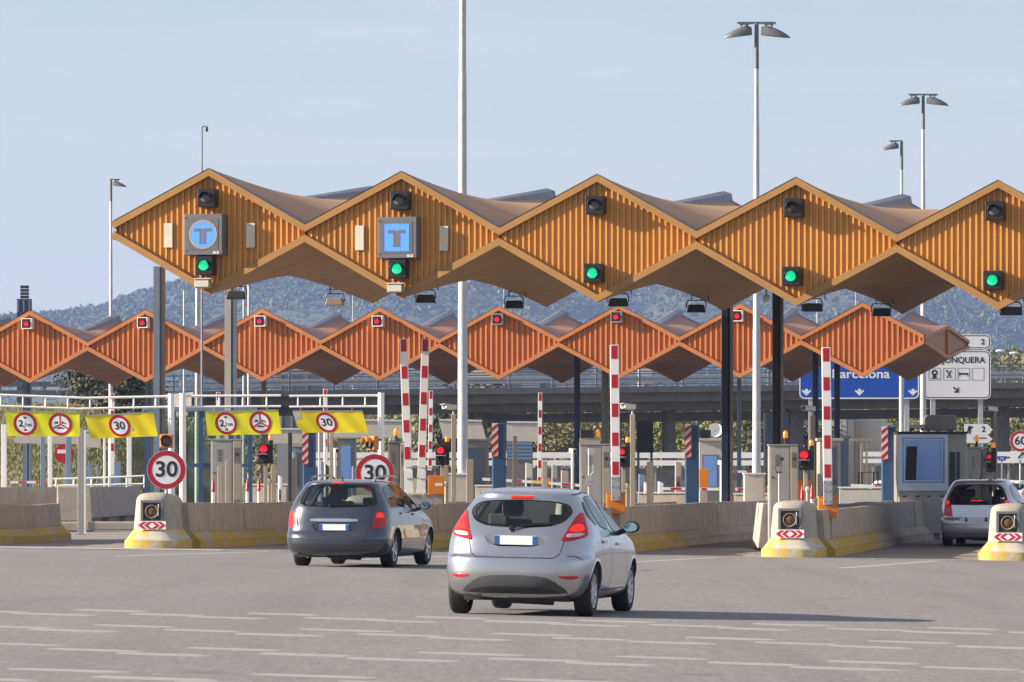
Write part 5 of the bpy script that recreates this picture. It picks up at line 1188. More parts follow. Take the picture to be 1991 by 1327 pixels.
def terminal(label, px0, px1, pyt, D, mat='white', slope=0.):
    w = (px1-px0)*S(D)/2; H = PZ(pyt,D); t = thing('rear_terminal', label, 'ticket terminal', (PX((px0+px1)/2,D), D, 0), group='small terminals of the rear toll'); b = MB(); b.prism([(-w,0),(w,0),(w,H-slope),(-w*.9,H)], -.18, .2); b.build('case', MT[mat], t, bev=.03)
    b = MB(); b.box(-w*.6,w*.5,-.19,-.1805,H*.55,H*.75); b.build('panel', MT['panel_grey'], t); b = MB(); b.box(-w*.4,w*.3,-.196,-.1905,H*.6,H*.66); b.build('slot', MT['black'], t)
for lb, a_, b_, y, D, m in (('pale terminal left of the thin middle barrier arm', 1021, 1036, 900, 200, 'cream'), ('grey terminal right of the thin middle barrier arm', 1072, 1084, 903, 202, 'grey_steel'), ('pale terminal at the left of the second striped blue post', 1312, 1325, 897, 200, 'beige'), ('white terminal below the dark louvred box', 1279, 1290, 936, 180, 'white'), ('blue-grey terminal below the dark louvred box', 1241, 1256, 922, 196, 'steel_blue'), ('white terminal below the left end of the low rear wall', 1252, 1259, 937, 179, 'white'), ('dark terminal between the torn banner poles', 632, 638, 902, 160, 'black'), ('lilac-grey terminal under the torn banner', 622, 631, 896, 162, 'steel_blue'), ('white terminal beside the pale beige post right of the slanted one', 541, 549, 924, 165, 'white'), ('silver terminal left of the close pair of arms', 684, 690, 905, 165, 'steel_blue'), ('beige terminal behind the lime sticker barrier', 1090, 1106, 914, 198, 'beige'), ('grey terminal beneath the cream board', 1003, 1012, 918, 196, 'stain_dark')): terminal(lb, a_, b_, y, D, m, .06)
# blank boards of the rear gantries
def board(label, c, D, mat='cream'):
    W = [(PX(x,D), PZ(y,D)) for x, y in c]; o = W[3]; t = thing('blank_board', label, 'board', (o[0], D, o[1]), group='blank cream boards of the rear gantries'); b = MB(); b.prism([(x-o[0], z-o[1]) for x, z in W], -.01, .02); b.build('sheet', MT[mat], t)
    b = MB(); b.cyl((0,0,.04),(W[2][0]-o[0],0,W[2][1]-o[1]+.04),.05,n=10); b.build('top_rail', MT['galv'], t, smooth=40); return t
board('slanted blank cream board crossed by the tallest lamp post', [(862,853),(945,854),(937,822),(853,820)], 196)
board('blank cream board right of the second striped blue post marker', [(985,858),(1046,859),(1046,825),(985,824.5)], 197)
board('long blank grey-cream board behind the fourth banner', [(640,850),(800,852),(800,822),(640,820)], 198)
board('blank board behind the slanted grey post', [(522,862),(592,863),(590,838),(520,838)], 199)
board('faded cream board under the leftmost lime banner', [(30,862),(152,864),(150,836),(28,835)], 199)
board('faded cream board under the second banner', [(164,870),(196,871),(196,842),(164,841)], 199)
# no-entry sign at the left
t = thing('no_entry_sign', 'red no-entry sign with a white bar under the leftmost banner', 'road sign', (PX(125,215), 215, 0)); z = PZ(882,215); b = MB(); b.lathe([(0,-.012),(.37,-.012),(.37,.012),(0,.012)], (0,0,z), 'y', 40); b.build('plate', MT['signred'], t, smooth=30); b = MB(); b.box(-.26,.26,-.016,-.0125,z+.0,z+.14); b.build('bar', MT['signwhite'], t); b = MB(); b.box(-.04,.04,.02,.09,0,z+.2); b.build('post', MT['grey_steel'], t)
# glass and blue steel shelter
t = thing('glass_shelter', 'blue steel and pale glass shelter between the first round sign and the grey cabinet', 'shelter', (PX(285,146), 146, .1)); D = 146
xs_ = [0, PX(338,D)-PX(285,D), PX(391,D)-PX(285,D), PX(445,D)-PX(285,D), PX(487,D)-PX(285,D)]; H = PZ(792,D)-.1
for x in xs_:
    b = MB(); b.box(x-.05,x+.05,-.05,.05,0,H-.102); b.build('post', MT['blue_post'], t)
b = MB(); b.box(-.1,xs_[-1]+.1,-.1,1.6,H-.1,H); b.build('roof', MT['steel_blue'], t)
b = MB(); 
for xa, xb in zip(xs_[:-1], xs_[1:]): b.box(xa+.052,xb-.052,-.03,.03,1.75,1.85)
b.build('rail', MT['blue_post'], t)
MT['shelterglass'] = glass_mat('pale_shelter_glass', (.75,.84,.82), .7, 1.6)
for xa, xb in zip(xs_[:-1], xs_[1:]):
    b = MB(); b.box(xa+.053,xb-.053,-.006,.006,.3,1.745); b.build('pane', MT['shelterglass'], t); b = MB(); b.box(xa+.053,xb-.053,-.006,.006,1.855,H-.105); b.build('pane', MT['shelterglass'], t)
# open steel frame at the right
t = thing('open_shelter', 'brown open steel frame with twin posts in front of the round tank', 'frame', (PX(1680,225), 225, 0)); b = MB(); H = PZ(853,225); x = 24*S(225); b.box(-x*1.1,x*2.0,-.06,.06,H-.1,H); b.box(-.14,-.04,-.05,.05,0,H-.101); b.box(.06,.14,-.05,.05,0,H-.101); b.build('post', MT['beige'], t); b = MB(); zz = PZ(918,225); b.box(-x*.5,x*1.2,-.2,-.16,zz-.03,zz)
for q in (-.45,-.2,.75,1.1): b.box(x*q-.03,x*q+.03,-.2,-.16,0,zz-.031)
b.build('hoop_rail', MT['trim_black'], t)
# street nameplates far right
def arrow_sign(label, px0, px1, y0, y1, D, txt, tx, sym=False, mat='signwhite'):
    w = (px1-px0)*S(D); h = (y1-y0)*S(D); t = thing('arrow_sign', label, 'road sign', (PX(px0,D), D, PZ(y1,D)), group='white arrow-shaped direction signs'); b = MB(); b.prism([(0,0),(w*.82,0),(w,h/2),(w*.82,h),(0,h)], -.02, .02); b.build('plate', MT[mat], t)
    if txt: text(txt, h*.72, MT['ink'], t, (w*tx, -.0205, h*.5), .008)
    if sym: b = MB(); b.beam((w*.1,-.024,h*.15),(w*.17,-.024,h*.85),.004,h*.12); b.beam((w*.18,-.024,h*.12),(w*.2,-.024,h*.8),.004,h*.16); b.beam((w*.19,-.024,h*.5),(w*.28,-.024,h*.8),.004,h*.14); b.build('exit_symbol', MT['ink'], t)
    b = MB(); b.box(w*.5-.05,w*.5+.05,.021,.1,-PZ(y1,D),h*.8); b.build('post', MT['galv'], t); return t
arrow_sign('white arrow sign with an exit symbol and the number 2', 1875, 1930, 825, 846.5, 232, '2', .68, True)
arrow_sign('white arrow sign with small lettering below the exit 2 sign', 1880, 1930, 846.8, 862, 231.6, None, .5)
t = bpy.context.scene.objects['arrow_sign.001']; text('LA JONQUERA', .085, MT['ink'], t, (.52, -.0205, .2), .002)
t = thing('kilometre_plate', 'small blue plate with white lettering at the bridge pier', 'road sign', (PX(1948,240), 240, 0)); z = PZ(892,240); b = MB(); b.box(-.16,.16,-.02,.02,z-.09,z+.1); b.build('plate', MT['signblue'], t); text('A-2', .11, MT['signwhite'], t, (0,-.0205,z), .003); b = MB(); b.box(-.03,.03,.021,.06,0,z); b.build('post', MT['galv'], t)

# ------------------------------------------------------------------ big motorway signs
def rrect(w, h, r, n=6):
    P = []
    for cx, cz, a0 in ((w-r,r,-90),(w-r,h-r,0),(r,h-r,90),(r,r,180)):
        for i in range(n+1): a = R(a0+90*i/n); P.append((cx+r*math.cos(a), cz+r*math.sin(a)))
    return P
def big_panel(t, x, z, w, h, r, mat, edge, m=.07, bw=.06):
    b = MB(); b.prism([(px_+x, pz+z) for px_, pz in rrect(w, h, r)], -.03, .05); p = b.build('panel', mat, t)
    A = rrect(w-2*m, h-2*m, r-m*.5); B_ = rrect(w-2*m-2*bw, h-2*m-2*bw, max(.03, r-m*.5-bw)); b = MB()
    b.grid([[(a+x+m, -.033, c+z+m) for a, c in A+A[:1]], [(a+x+m+bw, -.033, c+z+m+bw) for a, c in B_+B_[:1]]]); b.build('border', edge, p, fixn=False); return p
D = 282; k = S(D); t = thing('motorway_sign', 'blue motorway sign reading Barcelona with white lane arrows, behind the terracotta roof', 'road sign', (PX(1554,D), D, 0)); zb = PZ(776,D); w = (1787-1554)*k; h = (776-655)*k
p = big_panel(t, 0, zb, w, h, .28, MT['signblue'], MT['signwhite'], .0, .06)
V, Fc = text_bm('Barcelona', .62, .012, 'LEFT', .003); b = MB(); xm = max(v[0] for v in V); sc = (1730-1617)*k/xm; b.add([(x*sc+(1617-1554)*k, -.034-z, y+PZ(728,D)) for x, y, z in V], Fc); b.build('lettering', MT['signwhite'], p)
for px_ in (1568, 1671, 1775):
    x = (px_-1554)*k; z = PZ(766,D); b = MB(); b.prism([(x,z-.1),(x+.22,z+.12),(x+.22,z+.2),(x+.075,z+.12),(x+.075,z+.24),(x-.075,z+.24),(x-.075,z+.12),(x-.22,z+.2),(x-.22,z+.12)], -.037, -.032); b.build('lane_arrow', MT['signwhite'], p)
for x in (.6, w-.6): b = MB(); b.box(x-.12,x+.12,.06,.3,0,zb+h-.3); b.build('post', MT['galv'], t)
D = 284; k = S(D); t = thing('services_sign', 'white services sign reading JONQUERA with pictograms and an arrow, topped by a 2 panel', 'road sign', (PX(1795,D), D, 0)); zb = PZ(776.5,D); w = (1926.5-1795)*k
p = big_panel(t, 0, zb, w, (776.5-681.5)*k, .27, MT['signwhite'], MT['ink'], .05, .045); q = big_panel(t, w-(1926.5-1838)*k, PZ(679.5,D), (1926.5-1838)*k, 29*k, .22, MT['signwhite'], MT['ink'], .05, .045)
text('2', .38, MT['ink'], q, ((1911-1795)*k, -.0335, PZ(665.5,D)), .01)
V, Fc = text_bm('LA JONQUERA', .42, .008, 'LEFT', .003); xm = max(v[0] for v in V); V2, _ = text_bm('JONQUERA', .42, .008, 'LEFT', .003); xj = max(v[0] for v in V2); sc = (1915.5-1832)*k/xj; b = MB(); b.add([((x-xm)*sc+(1915.5-1795)*k, -.034-z, y+PZ(701,D)) for x, y, z in V], Fc); b.build('lettering', MT['ink'], p)
def pic(px0, px1):
    b = MB(); x0, x1, z0, z1 = (px0-1795)*k, (px1-1795)*k, PZ(740,D), PZ(716,D); e = .018
    for a in ((x0,x1,z0,z0+e),(x0,x1,z1-e,z1)): b.box(a[0],a[1],-.036,-.0325,a[2],a[3])
    for a in ((x0,x0+e),(x1-e,x1)): b.box(a[0],a[1],-.036,-.0325,z0+e+.001,z1-e-.001)
    o = b.build('pictogram', MT['panel_grey'], p); return o, (x0+x1)/2, (z0+z1)/2
o, cx, cz = pic(1805.5,1828.5); b = MB(); b.box(cx-.1,cx+.09,-.037,-.033,cz-.2,cz-.02); b.lathe([(.07,-.033),(.15,-.033),(.15,-.037),(.07,-.037)], (cx,0,cz+.08), 'y', 20); b.box(cx-.2,cx+.22,-.037,-.0331,cz-.235,cz-.205); b.build('pump_symbol', MT['ink'], o)
o, cx, cz = pic(1833.5,1857); b = MB(); b.beam((cx-.11,-.035,cz-.19),(cx+.11,-.035,cz+.19),.004,.055); b.beam((cx+.11,-.0355,cz-.19),(cx-.11,-.0355,cz+.19),.004,.055); b.box(cx-.16,cx-.06,-.0375,-.0335,cz+.12,cz+.2); b.build('cutlery_symbol', MT['ink'], o)
o, cx, cz = pic(1861.5,1885); b = MB(); b.box(cx-.2,cx+.2,-.037,-.033,cz-.03,cz+.06); b.box(cx-.23,cx-.201,-.037,-.033,cz-.12,cz+.12); b.box(cx+.201,cx+.23,-.037,-.033,cz-.12,cz+.06); b.build('bed_symbol', MT['ink'], o)
pic(1889.5,1913)
x, z = (1858-1795)*k, PZ(758,D); b = MB(); b.beam((x-.12,-.035,z+.13),(x+.08,-.035,z-.07),.004,.07); b.prism([(x-.1,z-.15),(x+.15,z-.15),(x+.15,z+.12),(x+.08,z+.08),(x+.07,z-.08),(x-.06,z-.08)], -.038, -.0331); b.build('arrow', MT['ink'], p)
for x in (.5, w-.5): b = MB(); b.box(x-.12,x+.12,.06,.3,0,zb+2.3); b.build('post', MT['galv'], t)
# ------------------------------------------------------------------ cars
def pchip(xs, ys, x):
    xs = np.asarray(xs, float); ys = np.asarray(ys, float); h = np.diff(xs); d = np.diff(ys)/h
    m = np.zeros_like(ys); m[0], m[-1] = d[0], d[-1]
    for i in range(1, len(xs)-1):
        m[i] = 0 if d[i-1]*d[i] <= 0 else 2*d[i-1]*d[i]/(d[i-1]+d[i])
    x = float(min(max(x, xs[0]), xs[-1])); i = int(min(np.searchsorted(xs, x, 'right')-1, len(xs)-2)); t = (x-xs[i])/h[i]
    return ((1+2*t)*(1-t)**2*ys[i]+t*(1-t)**2*h[i]*m[i]+t*t*(3-2*t)*ys[i+1]+t*t*(t-1)*h[i]*m[i+1])
class Shape:
    def __init__(s, z, yr, w, yf, p=2.85): s.z, s.yr, s.w, s.yf, s.p = z, yr, w, yf, p
    def at(s, z, off=0.):
        q = lambda a: pchip(s.z, a, z); w = q(s.w)+off; yr = q(s.yr)-off; yf = q(s.yf)+off
        Rr = min(.54, .42*(yf-yr)); Rf = min(.75, .42*(yf-yr)); return w, yr, yf, Rr, Rf
    def uv(s, c, z, off=0.):
        """c: 0 rear centre .. 1 end of rear corner .. 2 start of front corner .. 3 front centre"""
        w, yr, yf, Rr, Rf = s.at(z, off); e = 2/s.p
        if c <= 1: t = c*math.pi/2; return w*math.sin(t)**e, yr+Rr*(1-max(0, math.cos(t))**e)
        if c <= 2: q = 2*(c-1)-1; y0, y1 = yr+Rr, yf-Rf; return w*(1+.018*(1-q*q)), y0+(y1-y0)*(c-1)
        t = (3-c)*math.pi/2; return w*math.sin(t)**e, yf-Rf*(1-max(0, math.cos(t))**e)
    def rear(s, x, z, off=0.):
        w, yr, yf, Rr, Rf = s.at(z, off); q = min(.999, abs(x)/w)**(s.p/2); return yr+Rr*(1-math.sqrt(max(0, 1-q*q))**(2/s.p))
    def cx(s, x, z):
        w = s.at(z)[0]; return math.asin(min(.9999, abs(x)/w)**(s.p/2))/(math.pi/2)
    def side(s, y, z, off=0.):
        w, yr, yf, Rr, Rf = s.at(z, off); e = s.p
        def corner(k): ct = max(0, 1-k)**(e/2); return w*math.sqrt(max(0, 1-ct*ct))**(2/e)
        if y < yr+Rr: return corner((max(y, yr)-yr)/Rr)
        if y > yf-Rf: return corner((yf-min(y, yf))/Rf)
        q = 2*(y-yr-Rr)/(yf-Rf-yr-Rr)-1; return w*(1+.018*(1-q*q))
def dense(loop, step=.05, smooth=2):
    P = [Vector((a, b)) for a, b in loop]
    for _ in range(smooth):
        Q = []
        for i in range(len(P)): a, b = P[i], P[(i+1) % len(P)]; Q += [a.lerp(b, .2), a.lerp(b, .8)]
        P = Q
    Q = []
    for i in range(len(P)):
        a, b = P[i], P[(i+1) % len(P)]; n = max(1, int((b-a).length/step)); Q += [a.lerp(b, j/n) for j in range(n)]
    return Q
def cen(P): return sum(P, Vector((0,0)))/len(P)
def mapper(sh, mode, sgn, off):
    if mode == 'twin': return lambda p: (sgn*p[0], sh.rear(p[0], p[1], off), p[1])
    if mode == 'rear': return lambda p: (p[0], sh.rear(p[0], p[1], off), p[1])
    if mode == 'side': return lambda p: (sgn*sh.side(p[0], p[1], off), p[0], p[1])
    def f(p): x, y = sh.uv(max(0, p[0]), p[1], off); return (sgn*x, y, p[1])
    return f
def patch(sh, t, name, mat, loop, mode='rear', sgn=1, off=.004, smooth=2, rings=(1,.8,.6,.4,.2,.01), step=.05, thick=0):
    P = dense(loop, step, smooth); c = cen(P); f = mapper(sh, mode, sgn, off); b = MB()
    rows = [[f(c+(p-c)*k) for p in P+P[:1]] for k in rings]
    if thick: f0 = mapper(sh, mode, sgn, off-thick); rows = [[f0(p) for p in P+P[:1]]]+rows
    b.grid(rows); return b.build(name, mat, t, smooth=50, fixn=bool(thick))
def strip(sh, t, name, mat, pts, mode='rear', sgn=1, w=.007, off=.0025):
    f = mapper(sh, mode, sgn, off); P = [Vector(p) for p in pts]; Q = []
    for a, b_ in zip(P[:-1], P[1:]): n = max(2, int((b_-a).length/.06)); Q += [a.lerp(b_, i/n) for i in range(n)]
    Q.append(P[-1]); L, Rr = [], []
    for i, p in enumerate(Q):
        d = (Q[min(i+1, len(Q)-1)]-Q[max(i-1, 0)]).normalized(); n = Vector((-d.y, d.x))*w/2; L.append(f(p+n)); Rr.append(f(p-n))
    b = MB(); b.grid([L, Rr]); return b.build(name, mat, t, fixn=False)
def wheel(t, x, y, r, wd, sgn, spokes, steer=0):
    root = None; hw = wd/2
    b = MB(); rr = r*.66
    b.lathe([(rr,-hw*.92),(r*.8,-hw*1.03),(r*.93,-hw*.98),(r*.985,-hw*.8),(r,-hw*.55),(r,hw*.55),(r*.985,hw*.8),(r*.93,hw*.98),(r*.8,hw*1.03),(rr,hw*.92)], axis='x', n=36)
    for q in (-.4,0,.4): b.lathe([(r+.001,hw*q-.006),(r-.008,hw*q)], axis='x', n=36)
    ty = b.build('tyre', MT['tyre'], t, smooth=35); ty.location = (x, y, r); ty.rotation_euler = (random.uniform(0,6),0,steer)
    b = MB(); o = sgn*hw; b.lathe([(rr+.002,o*.95),(rr-.012,o*.9),(rr-.02,o*.5),(rr-.03,-o*.8)], axis='x', n=36)
    for i in range(spokes):
        a = 2*math.pi*i/spokes; ca, sa = math.cos(a), math.sin(a); w0, w1 = r*.10, r*.075
        pr = [(r*.08,-w0),(rr-.008,-w1),(rr-.008,w1),(r*.08,w0)]; vs = []
        for q in (o*.82, o*.6): vs += [(q+(-sgn*.018 if k > r*.3 else 0)*-0.6, ca*k-sa*m, sa*k+ca*m) for k, m in pr]
        b.add(vs, [(0,1,2,3),(7,6,5,4),(0,4,5,1),(1,5,6,2),(2,6,7,3),(3,7,4,0)])
    b.lathe([(0,o*.88),(r*.1,o*.86),(r*.15,o*.78),(r*.15,o*.5)], axis='x', n=18); ri = b.build('rim', MT['rim'], ty, smooth=35)
    b = MB(); b.lathe([(0,o*.3),(rr*.6,o*.3),(rr*.6,o*.2)], axis='x', n=24); b.build('brake_disc', MT['stain_dark'], ty, smooth=35); return ty
def car(name, label, cat, sp, loc, head, roll=0.):
    sh = Shape(sp['z'], sp['yr'], sp['w'], sp['yf'], sp.get('p', 2.85)); t = thing(name, label, cat, loc, -head, rolly=roll, group=sp.get('group')); ax, wb, r = sp['ax'], sp['wb'], sp['r']; oy = -ax
    root = t
    class Off: pass
    zs = sorted(set(list(np.linspace(sp['z'][0], sp['z'][-1], 64))+sp['z'])); cs = [i/16 for i in range(17)]+[1+i/26 for i in range(1,26)]+[2+i/14 for i in range(15)]
    def solid(zl, off, b):
        rows = []
        for z in zl:
            H = [sh.uv(c, z, off) for c in cs]; rows.append([(x,y,z) for x,y in H]+[(-x,y,z) for x,y in H[-2:0:-1]])
        rows = [r_+r_[:1] for r_ in rows]; n = len(rows[0])-1; vs = [p for r_ in rows for p in r_[:-1]]; fs = []
        for i in range(len(rows)-1):
            for j in range(n): fs.append((i*n+j, i*n+(j+1) % n, (i+1)*n+(j+1) % n, (i+1)*n+j))
        fs += [tuple(range(n-1,-1,-1)), tuple(range((len(rows)-1)*n, len(rows)*n))]; b.add(vs, fs); return b
    paint, dark = sp['paint'], MT['cabin']
    body = solid(zs, 0, MB()).build('body', [paint, dark], None)
    cut = []
    def cutter(b, mi):
        b.m = [mi]*len(b.m); o = b.build('cut', [paint, dark], None); cut.append(o); return o
    zc = [z for z in np.linspace(sp['belt']-.3, sp['z'][-1]-.045, 24)]; cutter(solid(zc, -.055, MB()), 1)
    def prism_loop(loop, mode, k, a0, a1, smooth=2):
        P = dense(loop, .08, smooth); c = cen(P); Q = [c+(p-c)*k for p in P]; n = len(Q); b = MB()
        v = [(p[0],a0,p[1]) if mode == 'y' else (a0,p[0],p[1]) for p in Q]+[(p[0],a1,p[1]) if mode == 'y' else (a1,p[0],p[1]) for p in Q]
        b.add(v, [tuple(range(n)), tuple(range(2*n-1,n-1,-1))]+[(i, n+i, n+(i+1) % n, (i+1) % n) for i in range(n)]); return b
    cutter(prism_loop(sp['rw'], 'y', .93, -.3, 1.15), 1)
    for lp in sp['sw']: cutter(prism_loop(lp, 'x', .92, -1.3, 1.3), 1)
    z0, z1 = sp['belt']+.06, sp['z'][-1]-.15; cutter(prism_loop([(-.62,z0),(.62,z0),(.5,z1),(-.5,z1)], 'y', 1, 1.6, 4.6), 1)
    for yy in (ax, ax+wb):
        for s in (-1, 1):
            b = MB(); b.cyl((s*(max(sp['w'])-.30), yy, r+.0), (s*1.3, yy, r+.0), r+.055, n=40); cutter(b, 1)
    if 'recess' in sp:
        lp, d = sp['recess']; c = cen([Vector(p) for p in lp]); cutter(prism_loop(lp, 'y', 1, -.4, sh.rear(0, c[1])+d, 1), 0)
    for o in cut:
        m = body.modifiers.new('b', 'BOOLEAN'); m.operation = 'DIFFERENCE'; m.solver = 'EXACT'; m.object = o
    dg = bpy.context.evaluated_depsgraph_get(); dg.update(); me = bpy.data.meshes.new_from_object(body.evaluated_get(dg))
    body.modifiers.clear(); body.data = me; body.parent = t
    for o in cut: bpy.data.objects.remove(o)
    me.polygons.foreach_set('use_smooth', [True]*len(me.polygons)); me.set_sharp_from_angle(angle=R(32))
    # arch lips
    for yy in (ax, ax+wb):
        for s in (-1, 1):
            b = MB(); P0, P1, P2 = [], [], []
            for i in range(25):
                a = R(-18+216*i/24); 
                def q(rad, off): y = yy+rad*math.cos(a); z = max(sp['z'][0], r+rad*math.sin(a)); return (s*(sh.side(y, z, off)), y, z)
                P0.append(q(r+.05, -.02)); P1.append(q(r+.05, .007)); P2.append(q(r+.085, .0015))
            b.grid([P0, P1, P2]); b.build('arch_lip', paint, body, smooth=60, fixn=False)
    P = dense(sp['rw']); c = cen(P)
    patch(sh, t, 'rear_window', MT['carglass'], sp['rw'], off=.005)
    patch(sh, t, 'rear_window_seal', MT['trim_black'], sp['rw'], off=.003, rings=(1.015, .97, .925))
    for s in (-1, 1):
        for lp in sp['sw']: patch(sh, t, 'side_window', MT['carglass'], lp, 'side', s, .005); patch(sh, t, 'side_window_seal', MT['trim_black'], lp, 'side', s, .003, rings=(1.06, .98, .91))
    # windscreen
    zz = np.linspace(sp['belt']+.02, sp['z'][-1]-.12, 10); b = MB(); rows = []
    for z in zz: rows.append([(x, sh.at(z)[2]-.02-.12*(x/.6)**2, z) for x in np.linspace(-.64+(z-zz[0])*.28, .64-(z-zz[0])*.28, 9)])
    b.grid(rows); b.build('windscreen', MT['carglass'], t, smooth=60, fixn=False)
    for (nm, mat, loop, mode, off, sm, th) in sp.get('patches', []):
        for s in ((-1, 1) if mode in ('corner', 'side', 'twin') else (1,)):
            patch(sh, t, nm, mat, loop, mode, s, off, sm, thick=th)
    for (nm, mat, pts, mode, w) in sp.get('strips', []):
        for s in ((-1, 1) if mode in ('corner', 'side', 'twin') else (1,)): strip(sh, t, nm, mat, pts, mode, s, w)
    for s in (-1, 1):
        for yy in (ax, ax+wb): wheel(t, s*(sp['track']/2), yy, r, sp['tw'], s, sp['spokes'])
    # number plate, blank as in the photo
    pz, pw, ph = sp['plate']; py = sh.rear(0, pz)+(sp['recess'][1] if 'recess' in sp else 0); b = MB(); b.box(-pw/2, pw/2, py-.022, py-.01, pz-ph/2, pz+ph/2); pl = b.build('number_plate', MT['plate'], t)
    b = MB(); e = .055
    for xa in (-pw/2, pw/2-e): b.box(xa, xa+e, py-.0245, py-.0225, pz-ph/2+.003, pz+ph/2-.003)
    b.build('blue_band', MT['plate_blue'], pl)
    # high brake lamp
    bz, bw, bh = sp['chmsl']; y = sh.rear(0, bz); b = MB(); b.box(-bw/2, bw/2, y-.022, y+.02, bz-bh/2, bz+bh/2); b.build('high_brake_lamp', MT['tail_lit'], t, bev=.006)
    # wiper
    wz, wx0, wx1, wz1 = sp['wiper']; b = MB(); n = 8; Q = [(wx0+(wx1-wx0)*i/n, wz+(wz1-wz)*math.sin(i/n*math.pi*.55)) for i in range(n+1)]
    b.tube([(x, sh.rear(x,z)-.03, z) for x, z in Q], .009, 6); b.tube([(x, sh.rear(x,z-.015)-.018, z-.016) for x, z in Q[3:]], .006, 6); b.lathe([(0,-.05),(.03,-.045),(.035,-.01)], (wx0, sh.rear(wx0,wz), wz), 'y', 12); b.build('wiper', MT['black'], t, smooth=50)
    # mirrors
    my, mz = sp['mirror']
    for s in (-1, 1):
        xb = sh.side(my, mz); b = MB(); b.cyl((s*(xb-.02), my, mz-.03), (s*(xb+.09), my-.0, mz+.02), .03, .035, 10)
        k = []
        for i in range(9):
            q = i/8*math.pi; k.append([(s*(xb+.165+.105*math.sin(q)*math.cos(a)*(.9 if math.cos(a)*s < 0 else 1)), my-.055+.13*(1-math.cos(q))/2, mz+.06+.072*math.sin(q)*math.sin(a)) for a in [2*math.pi*j/18 for j in range(19)]])
        b.grid(k); m = b.build('door_mirror', MT['trim_black'] if sp.get('blackmirror') else paint, t, smooth=50)
        b = MB(); b.poly([(s*(xb+.165+.085*math.cos(a)), my-.063+.0, mz+.06+.056*math.sin(a)) for a in [2*math.pi*j/18 for j in range(18)]]); b.build('mirror_glass', MT['mirror'], m, fixn=False)
        b = MB(); b.lathe([(.105,-.045),(.118,-.06),(.1,-.066)], (s*(xb+.165), my, mz+.06), 'y', 18); 
    # door handles
    for s in (-1, 1):
        for y, z in sp['handles']: x = sh.side(y, z); b = MB(); b.box(s*(x+.012)-.012, s*(x+.012)+.012, y-.1, y+.1, z-.016, z+.018); b.build('door_handle', paint, t, bev=.009)
    # underside
    b = MB(); w = min(sp['w'][:3])-.12; b.box(-w, w, .25, sp['yf'][0]-.25, .17, sp['z'][0]+.14); b.build('floor_pan', MT['under'], t)
    b = MB(); b.cyl((-sp['track']/2+.08, ax, r*.9), (sp['track']/2-.08, ax, r*.9), .045, n=10); b.box(-.25,.3,ax-.3,ax+.15,.15,.24); b.cyl((-.42,.16,.24),(-.42,.7,.22),.028,n=10); b.cyl((-.1,.32,.215),(.42,.36,.2),.075,n=12); b.build('axle_and_exhaust', MT['under'], t, smooth=40)
    # seats
    fl = sp['belt']-.3
    for x in (-.36, .36):
        b = MB(); b.box(x-.24,x+.24,ax+1.05,ax+1.2,fl,sp['belt']+.13); b.box(x-.13,x+.13,ax+1.07,ax+1.17,sp['belt']+.16,sp['belt']+.36); b.build('front_seat', MT['seat'], t, bev=.05)
        b = MB(); b.box(x-.12,x+.12,ax+.22,ax+.3,sp['belt']+.06,sp['belt']+.2); b.build('headrest', MT['seat'], t, bev=.03)
    b = MB(); b.box(-.6,.6,ax+.2,ax+.34,fl,sp['belt']+.05); b.build('rear_bench', MT['seat'], t, bev=.04)
    if 'rails' in sp:
        y0, y1, zr, xr = sp['rails']
        for s in (-1, 1):
            n = 12; Q = [(s*(xr+.02*math.sin(i/n*math.pi)), y0+(y1-y0)*i/n, zr(y0+(y1-y0)*i/n)+.07*min(1, math.sin(i/n*math.pi)*3.2)) for i in range(n+1)]; b = MB(); b.tube(Q, .017, 8); b.build('roof_rail', sp['railmat'], t, smooth=50)
    if 'aerial' in sp: y, z = sp['aerial']; b = MB(); b.cyl((0,y,z),(0,y-.07,z+.09),.012,.006,8); b.build('aerial', MT['black'], t, smooth=50)
    # move so the rear axle sits on the empty
    for ch in t.children: ch.location = (ch.location[0], ch.location[1]-ax, ch.location[2])
    return t

